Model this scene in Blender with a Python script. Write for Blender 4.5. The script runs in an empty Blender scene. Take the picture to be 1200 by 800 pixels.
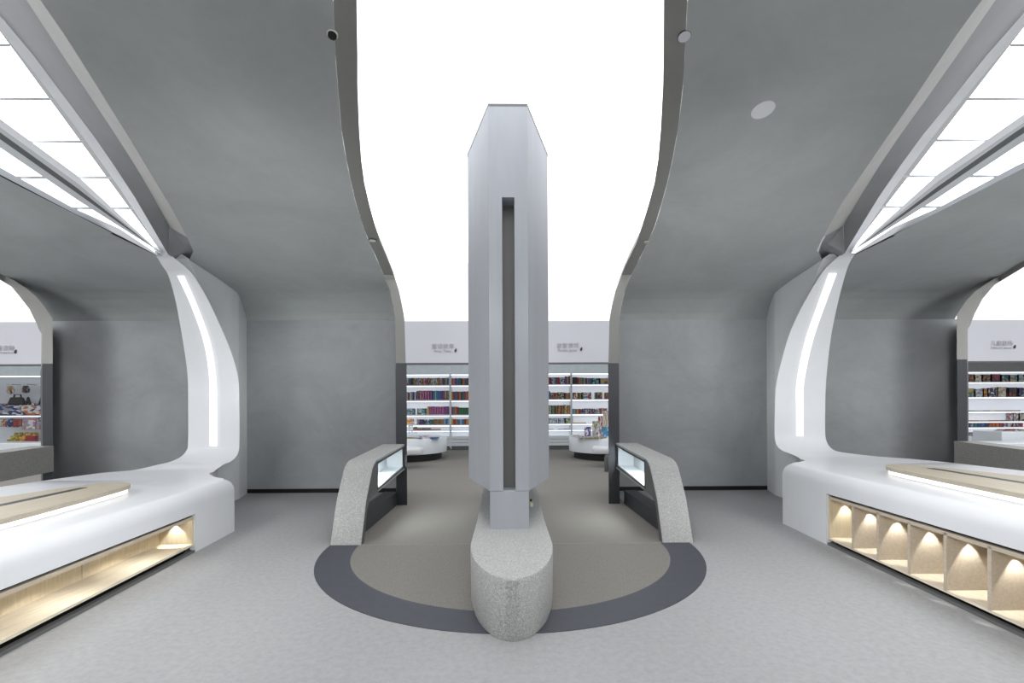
import bpy, bmesh, math, random
import numpy as np
from mathutils import Vector, Matrix
random.seed(7)
D = bpy.data
col = bpy.context.scene.collection
scene = bpy.context.scene

# ------------------------------------------------------------------ camera
F, HZ = 518.0, 483.0
YAW, ROLL, CAMX, CAMZ = 0.0116, 0.0045, -0.03, 1.3
R = Matrix.Rotation(-YAW, 3, 'Z') @ Matrix.Rotation(math.pi/2, 3, 'X') @ Matrix.Rotation(-ROLL, 3, 'Z')
CAM = Vector((CAMX, 0, CAMZ))
cd = D.cameras.new('camera')
cd.sensor_width = 36; cd.lens = F/1200*36; cd.shift_y = (HZ-400)/1200
cd.clip_start = 0.02
cam = D.objects.new('camera', cd); col.objects.link(cam)
cam.location = CAM; cam.rotation_euler = R.to_euler()
scene.camera = cam

def ray(px, py):
    return R @ Vector(((px-600)/F, (HZ-py)/F, -1))
def P(px, py, Y):            # point of the photograph at world depth Y
    d = ray(px, py); return CAM + d*(Y/d.y)
def Q(px, py, z):            # point of the photograph on the level z
    d = ray(px, py); return CAM + d*((z-CAMZ)/d.z)

# ------------------------------------------------------------------ materials
def nodes(name):
    m = D.materials.new(name); m.use_nodes = True
    nt = m.node_tree; nt.nodes.clear()
    out = nt.nodes.new('ShaderNodeOutputMaterial')
    b = nt.nodes.new('ShaderNodeBsdfPrincipled')
    nt.links.new(b.outputs[0], out.inputs[0])
    return m, nt, b
def srgb(c):
    f = lambda v: v/12.92 if v <= .04045 else ((v+.055)/1.055)**2.4
    return tuple(f(v/255) for v in c)+(1,)
def N(nt, kind, **kw):
    n = nt.nodes.new(kind)
    for k, v in kw.items():
        if k in n.inputs.keys() if hasattr(n.inputs,'keys') else False: n.inputs[k].default_value = v
        else: setattr(n, k, v)
    return n
def ramp(nt, stops, interp='LINEAR'):
    r = nt.nodes.new('ShaderNodeValToRGB'); r.color_ramp.interpolation = interp
    e = r.color_ramp.elements
    while len(e) < len(stops): e.new(0.5)
    for i, (p, c) in enumerate(stops): e[i].position = p; e[i].color = c
    return r
def plain(name, c, rough=.5, metal=0, emit=0, noise=.04, scale=6):
    m, nt, b = nodes(name)
    c = srgb(c)
    co = nt.nodes.new('ShaderNodeTexCoord')
    n = N(nt, 'ShaderNodeTexNoise', Scale=scale, Detail=4)
    nt.links.new(co.outputs['Object'], n.inputs['Vector'])
    r = ramp(nt, [(.3, tuple(v*(1-noise) for v in c[:3])+(1,)), (.7, tuple(min(1, v*(1+noise)) for v in c[:3])+(1,))])
    nt.links.new(n.outputs['Fac'], r.inputs[0]); nt.links.new(r.outputs[0], b.inputs['Base Color'])
    b.inputs['Roughness'].default_value = rough; b.inputs['Metallic'].default_value = metal
    if emit:
        nt.links.new(r.outputs[0], b.inputs['Emission Color']); b.inputs['Emission Strength'].default_value = emit
    return m
def emis(name, c, s):
    m = D.materials.new(name); m.use_nodes = True; nt = m.node_tree; nt.nodes.clear()
    o = nt.nodes.new('ShaderNodeOutputMaterial'); e = nt.nodes.new('ShaderNodeEmission')
    e.inputs[0].default_value = srgb(c); e.inputs[1].default_value = s
    nt.links.new(e.outputs[0], o.inputs[0]); return m
def concrete(name, c, var=.10, rough=.75, stretch=(1, 1, 1)):
    m, nt, b = nodes(name); c = srgb(c)
    co = nt.nodes.new('ShaderNodeTexCoord'); mp = nt.nodes.new('ShaderNodeMapping')
    mp.inputs['Scale'].default_value = stretch
    nt.links.new(co.outputs['Object'], mp.inputs[0])
    a = N(nt, 'ShaderNodeTexNoise', Scale=.9, Detail=8, Roughness=.62, Distortion=.7)
    d = N(nt, 'ShaderNodeTexNoise', Scale=9, Detail=6, Roughness=.7)
    for t in (a, d): nt.links.new(mp.outputs[0], t.inputs['Vector'])
    mx = N(nt, 'ShaderNodeMath', operation='MULTIPLY_ADD'); mx.inputs[1].default_value = .3
    nt.links.new(d.outputs['Fac'], mx.inputs[0]); nt.links.new(a.outputs['Fac'], mx.inputs[2])
    lo = tuple(v*(1-var) for v in c[:3])+(1,); hi = tuple(v*(1+var) for v in c[:3])+(1,)
    r = ramp(nt, [(.42, lo), (.88, hi)])
    nt.links.new(mx.outputs[0], r.inputs[0]); nt.links.new(r.outputs[0], b.inputs['Base Color'])
    b.inputs['Roughness'].default_value = rough
    bp = N(nt, 'ShaderNodeBump'); bp.inputs['Strength'].default_value = .05
    nt.links.new(d.outputs['Fac'], bp.inputs['Height']); nt.links.new(bp.outputs[0], b.inputs['Normal'])
    return m
def terrazzo(name, c, chip_l, chip_d, scale=230):
    m, nt, b = nodes(name)
    co = nt.nodes.new('ShaderNodeTexCoord')
    v = N(nt, 'ShaderNodeTexVoronoi', Scale=scale)
    nt.links.new(co.outputs['Object'], v.inputs['Vector'])
    sp = nt.nodes.new('ShaderNodeSeparateColor'); nt.links.new(v.outputs['Color'], sp.inputs[0])
    r = ramp(nt, [(0, srgb(chip_d)), (.16, srgb(c)), (.80, srgb(chip_l))], 'CONSTANT')
    nt.links.new(sp.outputs[0], r.inputs[0]); nt.links.new(r.outputs[0], b.inputs['Base Color'])
    b.inputs['Roughness'].default_value = .45
    return m
def fabric(name, c, var, scale, stretch):
    m, nt, b = nodes(name); c = srgb(c)
    co = nt.nodes.new('ShaderNodeTexCoord'); mp = nt.nodes.new('ShaderNodeMapping')
    mp.inputs['Scale'].default_value = stretch
    nt.links.new(co.outputs['Object'], mp.inputs[0])
    a = N(nt, 'ShaderNodeTexNoise', Scale=scale, Detail=5, Roughness=.75)
    nt.links.new(mp.outputs[0], a.inputs['Vector'])
    r = ramp(nt, [(.36, tuple(v*(1-var) for v in c[:3])+(1,)), (.64, tuple(v*(1+var) for v in c[:3])+(1,))])
    nt.links.new(a.outputs['Fac'], r.inputs[0]); nt.links.new(r.outputs[0], b.inputs['Base Color'])
    b.inputs['Roughness'].default_value = .85
    return m
def wood(name, c, axis=(6, .5, 6)):
    m, nt, b = nodes(name); c = srgb(c)
    co = nt.nodes.new('ShaderNodeTexCoord'); mp = nt.nodes.new('ShaderNodeMapping')
    mp.inputs['Scale'].default_value = axis
    nt.links.new(co.outputs['Object'], mp.inputs[0])
    a = N(nt, 'ShaderNodeTexNoise', Scale=9, Detail=6, Roughness=.6, Distortion=.3)
    nt.links.new(mp.outputs[0], a.inputs['Vector'])
    r = ramp(nt, [(.3, tuple(v*.86 for v in c[:3])+(1,)), (.7, tuple(min(1, v*1.08) for v in c[:3])+(1,))])
    nt.links.new(a.outputs['Fac'], r.inputs[0]); nt.links.new(r.outputs[0], b.inputs['Base Color'])
    b.inputs['Roughness'].default_value = .5
    return m
def cover(name, cols, scale=5.0):
    m, nt, b = nodes(name)
    co = nt.nodes.new('ShaderNodeTexCoord')
    oi = nt.nodes.new('ShaderNodeObjectInfo')
    ad = N(nt, 'ShaderNodeVectorMath', operation='ADD')
    cm = nt.nodes.new('ShaderNodeCombineXYZ')
    k = N(nt, 'ShaderNodeMath', operation='MULTIPLY'); k.inputs[1].default_value = 40
    nt.links.new(oi.outputs['Random'], k.inputs[0])
    for i in range(3): nt.links.new(k.outputs[0], cm.inputs[i])
    nt.links.new(co.outputs['Generated'], ad.inputs[0]); nt.links.new(cm.outputs[0], ad.inputs[1])
    v = N(nt, 'ShaderNodeTexVoronoi', Scale=scale)
    nt.links.new(ad.outputs[0], v.inputs['Vector'])
    sp = nt.nodes.new('ShaderNodeSeparateColor'); nt.links.new(v.outputs['Color'], sp.inputs[0])
    n = len(cols); w = [0, .42, .68, .86]
    r = ramp(nt, [(w[i], srgb(cols[i])) for i in range(n)], 'CONSTANT')
    nt.links.new(sp.outputs[0], r.inputs[0]); nt.links.new(r.outputs[0], b.inputs['Base Color'])
    b.inputs['Roughness'].default_value = .45
    return m

M = {}
M['concrete'] = concrete('concrete', (166, 170, 170), .12)
M['concrete_wall'] = concrete('concrete_wall', (164, 167, 169), .15, stretch=(1, 1, 1.3))
M['pillar'] = concrete('pillar_concrete', (170, 174, 180), .07, stretch=(3, 3, .4))
M['pier'] = concrete('pier_plaster', (238, 240, 241), .03)
M['reveal'] = concrete('reveal_concrete', (136, 136, 132), .06)
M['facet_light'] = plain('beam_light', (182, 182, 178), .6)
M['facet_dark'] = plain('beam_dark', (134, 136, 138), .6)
M['frame'] = plain('skylight_frame', (216, 218, 222), .5, emit=.16)  # frame is no lamp; faint glow added to brighten its backlit faces
M['frame_gray'] = plain('skylight_bar', (182, 185, 188), .5, emit=.14)  # bars glow slightly too, standing in for light on them
M['track'] = plain('track_gray', (92, 94, 96), .5)
M['black'] = plain('black', (14, 14, 15), .5)
M['metal'] = plain('dark_metal', (66, 68, 72), .45, .3)
M['metal_mid'] = plain('mid_metal', (104, 105, 104), .45, .2)
M['white'] = plain('solid_white', (219, 221, 224), .32, noise=.02, scale=3)
M['white_sat'] = plain('white_lacquer', (226, 232, 236), .35, noise=.01)
M['fascia'] = plain('fascia_white', (212, 213, 220), .6, noise=.015, scale=1)
M['shelf_blue'] = plain('shelf_panel', (208, 219, 224), .5, emit=.22)  # header is no lamp; glow added in place of light falling on it
M['shelf_gray'] = plain('shelf_panel_gray', (150, 153, 154), .5)
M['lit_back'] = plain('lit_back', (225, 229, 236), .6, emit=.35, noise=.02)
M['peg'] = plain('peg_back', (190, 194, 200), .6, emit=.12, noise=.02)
M['glow'] = emis('led_white', (246, 249, 255), 2.2)
M['glow_soft'] = emis('case_led', (246, 251, 250), 1.3)
M['glow_case'] = emis('case_lamp', (250, 252, 255), 38.0)
M['glow_warm'] = emis('led_warm', (255, 244, 222), 2.5)
M['glow_panel'] = emis('strip_diffuser', (250, 251, 252), 1.25)
M['glow_island'] = emis('island_led', (255, 253, 248), 1.7)
M['luminous'] = emis('luminous_ceiling', (250, 251, 254), 2.6)
M['luminous_far'] = emis('luminous_ceiling_far', (250, 251, 254), 1.35)
M['sky_glass'] = emis('skylight_glass', (248, 250, 253), 4.2)
M['floor'] = fabric('floor_grey', (155, 156, 157), .08, 26, (1, 1, 1))
M['carpet'] = fabric('carpet_taupe', (124, 121, 115), .12, 60, (2.2, .5, 1))
M['ring'] = plain('ring_charcoal', (68, 70, 78), .6, noise=.06, scale=14)
M['terrazzo'] = terrazzo('terrazzo', (168, 169, 167), (196, 197, 195), (146, 146, 143))
M['terrazzo_d'] = terrazzo('terrazzo_dark', (136, 135, 131), (158, 157, 153), (116, 115, 112))
M['wood'] = wood('pale_wood', (222, 212, 192))
M['wood_v'] = wood('pale_wood_upright', (212, 198, 170), (6, 6, .5))
M['wood_edge'] = wood('wood_edge', (190, 178, 160))
M['wood_top'] = wood('island_wood', (184, 175, 157), (4, .6, 4))
M['paper'] = plain('paper', (228, 226, 220), .8)
M['text'] = plain('lettering_grey', (186, 186, 190), .6)
M['text_dark'] = plain('mark_dark', (52, 50, 54), .6)
def glassmat():
    m = D.materials.new('clear_glass'); m.use_nodes = True; nt = m.node_tree; nt.nodes.clear()
    o = nt.nodes.new('ShaderNodeOutputMaterial'); mx = nt.nodes.new('ShaderNodeMixShader')
    t = nt.nodes.new('ShaderNodeBsdfTransparent'); t.inputs[0].default_value = (.97, .985, .98, 1)
    g = nt.nodes.new('ShaderNodeBsdfGlossy'); g.inputs['Roughness'].default_value = .03
    mx.inputs[0].default_value = .05
    nt.links.new(t.outputs[0], mx.inputs[1]); nt.links.new(g.outputs[0], mx.inputs[2]); nt.links.new(mx.outputs[0], o.inputs[0])
    return m
M['glass'] = glassmat()

# ------------------------------------------------------------------ mesh helpers
class MB:
    def __init__(s): s.v = []; s.f = []; s.m = []
    def add(s, vs, fs, mi=0):
        o = len(s.v); s.v += [tuple(v) for v in vs]; s.f += [tuple(i+o for i in f) for f in fs]; s.m += [mi]*len(fs)
    def box(s, x0, x1, y0, y1, z0, z1, mi=0):
        s.add([(x, y, z) for z in (z0, z1) for y in (y0, y1) for x in (x0, x1)],
              [(0, 2, 3, 1), (4, 5, 7, 6), (0, 1, 5, 4), (2, 6, 7, 3), (0, 4, 6, 2), (1, 3, 7, 5)], mi)
    def hexa(s, a, b, mi=0):       # two matching polygons joined
        n = len(a)
        s.add(list(a)+list(b), [tuple(range(n))[::-1], tuple(range(n, 2*n))]+[(i, (i+1) % n, n+(i+1) % n, n+i) for i in range(n)], mi)
    def prism_x(s, pts, x0, x1, mi=0):     # (y,z) polygon
        s.hexa([(x0, y, z) for y, z in pts], [(x1, y, z) for y, z in pts], mi)
    def prism_z(s, pts, z0, z1, mi=0):
        s.hexa([(x, y, z0) for x, y in pts], [(x, y, z1) for x, y in pts], mi)
    def grid(s, rows, mi=0):
        n = len(rows[0]); vs = [p for r in rows for p in r]
        s.add(vs, [(i*n+j, i*n+j+1, (i+1)*n+j+1, (i+1)*n+j) for i in range(len(rows)-1) for j in range(n-1)], mi)
    def lathe(s, prof, c=(0, 0), n=48, mi=0):
        vs = [(c[0]+r*math.cos(2*math.pi*k/n), c[1]+r*math.sin(2*math.pi*k/n), z) for r, z in prof for k in range(n)]
        fs = [(i*n+k, i*n+(k+1) % n, (i+1)*n+(k+1) % n, (i+1)*n+k) for i in range(len(prof)-1) for k in range(n)]
        fs += [tuple(range(n))[::-1], tuple((len(prof)-1)*n+k for k in range(n))]
        s.add(vs, fs, mi)
    def build(s, name, mats, parent=None, smooth=None, bevel=0):
        me = D.meshes.new(name); me.from_pydata(s.v, [], s.f)
        for m in (mats if isinstance(mats, (list, tuple)) else [mats]): me.materials.append(m)
        me.polygons.foreach_set('material_index', s.m)
        bm = bmesh.new(); bm.from_mesh(me); bmesh.ops.remove_doubles(bm, verts=bm.verts, dist=1e-5)
        bmesh.ops.recalc_face_normals(bm, faces=bm.faces); bm.to_mesh(me); bm.free()
        if smooth is not None:
            me.polygons.foreach_set('use_smooth', [True]*len(me.polygons)); me.set_sharp_from_angle(angle=math.radians(smooth))
        o = D.objects.new(name, me); col.objects.link(o)
        if parent is not None:
            o.parent = parent
            o.matrix_parent_inverse = Matrix.Translation(-parent.location) if parent.type == 'EMPTY' else Matrix.Identity(4)
        if bevel:
            b = o.modifiers.new('bevel', 'BEVEL'); b.width = bevel; b.segments = 2; b.limit_method = 'ANGLE'
        return o
def tag(o, label=None, cat=None, group=None, kind=None):
    if label: o['label'] = label
    if cat: o['category'] = cat
    if group: o['group'] = group
    if kind: o['kind'] = kind
    return o
def thing(name, label, cat, loc=(0, 0, 0), group=None):
    o = D.objects.new(name, None); col.objects.link(o); o.location = loc; o.empty_display_size = .1
    return tag(o, label, cat, group)
def struct(o, label, cat): return tag(o, label, cat, kind='structure')
def interp(x, pts):
    pts = sorted(pts); return float(np.interp(x, [p[0] for p in pts], [p[1] for p in pts]))
def smooth_rows(rows, n):
    """Catmull-Rom through rows of numbers"""
    a = np.array(rows, float); out = []
    for i in range(len(a)-1):
        p0, p1, p2, p3 = a[max(i-1, 0)], a[i], a[i+1], a[min(i+2, len(a)-1)]
        for k in range(n):
            t = k/n
            out.append(.5*((2*p1)+(-p0+p2)*t+(2*p0-5*p1+4*p2-p3)*t*t+(-p0+3*p1-3*p2+p3)*t**3))
    out.append(a[-1]); return out

# ------------------------------------------------------------------ vault shape
WALL = 7.28; JAMB = 6.235
ZV = [(7.28, 2.82), (7.2, 2.91), (7.08, 2.99), (6.93, 3.07), (6.75, 3.13), (6.3, 3.205), (5.71, 3.28), (5.06, 3.36), (4.3, 3.48), (3.3, 3.65), (2.63, 3.73), (1.5, 3.77), (-1.5, 3.77)]
def zv(Y): return interp(Y, ZV)
def V(px, py):               # photograph point on the vault surface
    d = ray(px, py); prev = None
    for k in range(1, 900):
        t = k*.01; p = CAM+d*t
        if p.y > WALL: break
        if p.z >= zv(p.y): return p
    return CAM + d*(WALL/d.y)

# ------------------------------------------------------------------ floor
mb = MB(); mb.box(-24, 24, -3, WALL+.02, -.1, 0); struct(mb.build('floor', M['floor']), 'pale grey speckled floor of the hall', 'floor')
RO, RI, RC = 1.77, 1.485, 4.36
mb = MB(); n = 64
pts = [(RI*math.cos(math.pi+math.pi*k/n), RC+RI*math.sin(math.pi+math.pi*k/n)) for k in range(n+1)]
mb.prism_z(pts, -.02, .003)
mb.prism_z([(-1.63, RC), (1.63, RC), (1.64, 6.3), (1.72, WALL+.02), (-1.72, WALL+.02), (-1.64, 6.3)], -.02, .003)
mb.box(-24, 24, WALL+.02, 17, -.1, .003)
struct(mb.build('floor_inner', M['carpet']), 'taupe carpet of the semicircle and the shop behind', 'carpet')
mb = MB(); o_ = []; i_ = []
for k in range(n+1):
    a = math.pi+math.pi*k/n
    o_.append((RO*math.cos(a), RC+RO*math.sin(a), .004)); i_.append((RI*math.cos(a), RC+RI*math.sin(a), .004))
mb.grid([o_, i_])
mb.grid([[(x, y, -.02) for x, y, z in o_], o_])
struct(mb.build('trim_1', M['ring']), 'charcoal half ring inlaid in the floor around the carpet', 'floor inlay')
# thin joint lines of the carpet
mb = MB(); mb.box(-1.48, 1.48, RC-.003, RC+.003, .002, .0045); struct(mb.build('trim_2', M['shelf_gray']), 'thin metal joint across the carpet', 'floor trim')

# ------------------------------------------------------------------ openings: reveals of the central arch
OUT_L = [(390.6, 0), (393, 64), (395.8, 100), (400, 152), (406, 187.5), (411.5, 214), (417.6, 240), (426, 266), (433, 284), (444.6, 310), (452, 327.5), (457, 340), (460, 354), (461.8, 366), (463, 375), (463.5, 425.3)]
IN_L = [(418, 0), (419, 64), (419, 100), (421, 152), (423.5, 187.5), (427, 214), (432.9, 240), (440, 266), (446, 284), (457, 310), (463.4, 327.5), (467.4, 340), (470.4, 354), (472.7, 366), (474, 375), (475.5, 425.3)]
OUT_R = [(805.6, 0), (802.5, 64), (800.5, 100), (794.4, 152), (788, 187.5), (782, 214), (775, 240), (767, 266), (758.6, 284), (746, 310), (737, 327.5), (732.4, 340), (729, 354), (726.8, 366), (725.5, 375), (725.4, 425.3)]
IN_R = [(778, 0), (777.6, 64), (777, 100), (774.3, 152), (771.2, 187.5), (767, 214), (760, 240), (752.3, 266), (746.2, 284), (733.3, 310), (726.3, 327.5), (721.5, 340), (718, 354), (715.6, 366), (714.2, 375), (713, 425.3)]
def dense(l, n=3):
    q = np.array(l, float); t = np.linspace(0, len(l)-1, (len(l)-1)*n+1)
    return [(float(a), float(b)) for a, b in zip(np.interp(t, range(len(l)), q[:, 0]), np.interp(t, range(len(l)), q[:, 1]))]
VE = {}
def edge3(outl, inl):
    O, I = [], []
    VE[id(outl)] = [(V(x, y).y, V(x, y).x) for x, y in dense(outl) if y < 374]
    for (x, y), (u, v) in zip(dense(outl), dense(inl)):
        p = V(x, y)
        if p.y > JAMB: p = P(x, y, JAMB)
        O.append(p); I.append(P(u, v, min(p.y+.03, JAMB)))
    # overhead continuation towards the viewer, out of the picture
    sgn = -1 if O[0].x < 0 else 1
    for Y in (1.8, .8, -.6, -1.5):
        O.insert(0, Vector((sgn*(abs(O[0].x)-.08*(Y > 0)), Y, zv(Y)))); I.insert(0, Vector((sgn*(abs(O[0].x)-.13), Y+.03, zv(Y)+.02)))
    return O, I
def reveal(name, O, I, label):
    sg = -1 if O[0].x+O[-1].x < 0 else 1
    mb = MB(); rows = []
    for o, i in zip(O, I):
        t = max(0, min(1, (zv(o.y)+.0-o.z)/.5)) if o.y > 5.9 else 0
        dy = .1+.94*t; dz = .12*(1-t)
        k = (o.y+dy)/o.y if o.y > 2 else 1.0
        # the jamb splays outwards towards its back edge
        ob = Vector((o.x*k, o.y+dy, CAMZ+(o.z-CAMZ)*k+dz)); ib = Vector((i.x*k+sg*.03, o.y+dy, CAMZ+(i.z-CAMZ)*k+dz))
        rows.append([o, i, ib, ob, o])
    mb.grid(rows); mb.f.append(tuple(len(mb.v)-5+j for j in range(4))); mb.m.append(0)
    return struct(mb.build(name, M['reveal'], smooth=40), label, 'arch trim')
OL, IL = edge3(OUT_L, IN_L); OR_, IR = edge3(OUT_R, IN_R)
reveal('trim_3', OL, IL, 'grey concrete edge of the central arch, left half')
reveal('trim_4', OR_, IR, 'grey concrete edge of the central arch, right half')
def cladding(name, xo, xi, yt, label, sg):
    a = P(xo, yt, JAMB-.004); b = P(xi, yt, JAMB-.004)
    mb = MB(); k = 7.275/JAMB
    A = [(a.x, JAMB-.004), (b.x, JAMB-.004), (b.x*k+sg*.03, 7.275), (a.x*k, 7.275)]
    mb.prism_z(A, 0, a.z)
    return struct(mb.build(name, M['metal']), label, 'door jamb')
cladding('trim_5', 463.8, 476.5, 425.3, 'dark metal jamb cladding left of the central opening', -1)
cladding('trim_6', 725.4, 712.6, 425.3, 'dark metal jamb cladding right of the central opening', 1)

# ------------------------------------------------------------------ concrete vaults
A_L = [(-75, -185), (48, 0), (75.4, 40), (124.5, 118), (151, 160), (198.5, 239), (220, 279), (226.5, 294), (222, 304)]
A_R = [(1272, -185), (1149.8, 0), (1120.8, 40), (1068.6, 118), (1040.4, 158.5), (986.7, 237.5), (964.0, 277.5), (957.5, 292.5), (962.0, 302.5)]
def vault(side, name, label):
    sg = -1 if side == 'L' else 1
    O = OL if side == 'L' else OR_
    ap = [V(*p) for p in (A_L if side == 'L' else A_R)]
    xb = sorted([(p.y, p.x) for p in ap]); xb = [(-1.5, ap[0].x+sg*-.2)]+xb+[(xb[-1][0]+.06, sg*4.16), (WALL, sg*4.32)]
    xa = [(p.y, p.x) for p in O[:4]]+[q for q in VE[id(OUT_L if side == 'L' else OUT_R)] if q[0] < WALL-.05]+[(WALL, sg*1.82)]
    Ys = sorted(set([round(y, 4) for y, _ in xa+xb]+[y for y, _ in ZV]+list(np.linspace(-1.5, WALL, 60))))
    rows = []
    for Y in Ys:
        if Y < -1.5 or Y > WALL: continue
        a, b = interp(Y, xa), interp(Y, xb)
        rows.append([(a+(b-a)*t, Y, zv(Y)) for t in np.linspace(0, 1, 9)])
    mb = MB(); mb.grid(rows)
    return struct(mb.build(name, M['concrete'], smooth=50), label, 'ceiling')
vault('L', 'ceiling', 'curved grey concrete vault left of the central arch')
vault('R', 'ceiling.001', 'curved grey concrete vault right of the central arch')

# side bays
SO_L = [(-160, 262), (-80, 287), (0, 320), (17.5, 329), (31.5, 338.5), (42, 347), (52.5, 360), (61.6, 373.5), (61.8, 426)]
SI_L = [(-160, 275), (-80, 297), (0, 327.6), (14, 336), (26, 344.6), (36.7, 354), (45.5, 366.5), (50.6, 375), (50.2, 426)]
SO_R = [(1360, 240), (1280, 268), (1200, 305), (1177.4, 319), (1156.5, 332), (1142.5, 341.6), (1132, 353), (1121.3, 368.8), (1121.3, 421)]
SI_R = [(1360, 250), (1280, 277), (1200, 312.7), (1177.4, 326.4), (1160, 337), (1149.5, 344), (1140.7, 355.6), (1132.6, 370.5), (1133, 421)]
def edge_side(outl, inl):
    O, I = [], []
    VE[id(outl)] = [(V(x, y).y, V(x, y).x) for x, y in dense(outl) if y < 374]
    for (x, y), (u, v) in zip(dense(outl), dense(inl)):
        p = V(x, y)
        if p.y > JAMB: p = P(x, y, JAMB)
        O.append(p); I.append(P(u, v, p.y+.02))
    return O, I
SOL, SIL = edge_side(SO_L, SI_L); SOR, SIR = edge_side(SO_R, SI_R)
def reveal_side(name, O, I, label, sg):
    mb = MB(); rows = []
    for o, i in zip(O, I):
        t = max(0, min(1, (zv(o.y)-o.z)/.5)); dy = .08+.96*t; k = (o.y+dy)/o.y
        rows.append([o, i, Vector((i.x*k, o.y+dy, i.z+.08*(1-t))), Vector((o.x*k, o.y+dy, o.z+.08*(1-t))), o])
    mb.grid(rows)
    return struct(mb.build(name, M['reveal'], smooth=40), label, 'arch trim')
reveal_side('trim_7', SOL, SIL, 'grey concrete edge of the arch at the far left', -1)
reveal_side('trim_8', SOR, SIR, 'grey concrete edge of the arch at the far right', 1)
cladding('trim_9', 61.5, 49.5, 426, 'dark metal jamb of the far left opening', -1)
cladding('trim_10', 1121.7, 1133.3, 421, 'dark metal jamb of the far right opening', 1)
def vault_side(sg, name, O, label, key):
    inner = [(-1.5, 5.6), (2.4, 5.25), (4.1, 4.72), (5.55, 4.4), (WALL, 4.42)]
    outer = [(q[0], abs(q[1])) for q in VE[id(key)] if q[0] < WALL-.05]
    outer = [(-1.5, 9.4)]+outer+[(WALL, 7.5 if sg < 0 else 7.44)]
    Ys = sorted(set([y for y, _ in ZV]+[round(p[0], 3) for p in outer]+list(np.linspace(-1.5, WALL, 60))))
    mb = MB()
    mb.grid([[(sg*(interp(Y, inner)+(interp(Y, outer)-interp(Y, inner))*t), Y, zv(Y)) for t in np.linspace(0, 1, 9)] for Y in Ys])
    return struct(mb.build(name, M['concrete'], smooth=50), label, 'ceiling')
vault_side(-1, 'ceiling.002', SOL, 'concrete vault of the left side bay', SO_L)
vault_side(1, 'ceiling.003', SOR, 'concrete vault of the right side bay', SO_R)

def wall(name, x0, x1, label):
    mb = MB(); mb.box(x0, x1, WALL, WALL+.12, 0, 2.82)
    return struct(mb.build(name, M['concrete_wall']), label, 'wall')
wall('wall_back', -4.34, -1.80, 'grey concrete wall left of the central opening')
wall('wall_back.001', 1.80, 4.34, 'grey concrete wall right of the central opening')
wall('wall_left', -7.58, -4.36, 'grey concrete wall of the left side bay')
wall('wall_right', 4.36, 7.52, 'grey concrete wall of the right side bay')
for nm, x0, x1, lb in (('baseboard_left', -4.3, -1.81, 'black baseboard left of the central opening'), ('baseboard_right', 1.81, 4.3, 'black baseboard right of the central opening')):
    mb = MB(); mb.box(x0, x1, WALL-.015, WALL, 0, .065); struct(mb.build(nm, M['black']), lb, 'baseboard')

# luminous stretch ceiling
mb = MB()
mb.add([(-2.3, -1.5, 3.8), (2.3, -1.5, 3.8), (2.3, 7.4, 3.8), (-2.3, 7.4, 3.8)], [(0, 1, 2, 3)])
mb.add([(-24, 7.4, 3.8), (24, 7.4, 3.8), (24, 12.1, 3.8), (-24, 12.1, 3.8)], [(0, 1, 2, 3)], 1)
for s in (-1, 1): mb.add([(s*6.0, 2, 3.8), (s*24, 2, 3.8), (s*24, 7.4, 3.8), (s*6.0, 7.4, 3.8)], [(0, 1, 2, 3)])
struct(mb.build('ceiling_luminous', [M['luminous'], M['luminous_far']]), 'glowing white stretch ceiling seen through the arches', 'ceiling')

# fascia boards behind
mb = MB(); mb.box(-24, 24, 12.1, 12.25, 2.66, 3.8)
fas = struct(mb.build('wall_fascia', M['fascia']), 'pale fascia board carrying the shop lettering', 'fascia')
mb = MB(); mb.box(-24, 24, 12.085, 12.25, 2.625, 2.66); struct(mb.build('trim_11', M['metal_mid']), 'dark bottom edge of the pale fascia', 'trim')
mb = MB(); mb.box(-24, 24, 12.25, 16, 3.25, 3.35); struct(mb.build('ceiling_shop', M['fascia']), 'low ceiling above the bookcases', 'ceiling')
mb = MB(); mb.box(-24, 24, 15.95, 16.1, 0, 3.3); struct(mb.build('wall_shop', M['white_sat']), 'white wall behind the bookcases', 'wall')

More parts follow.
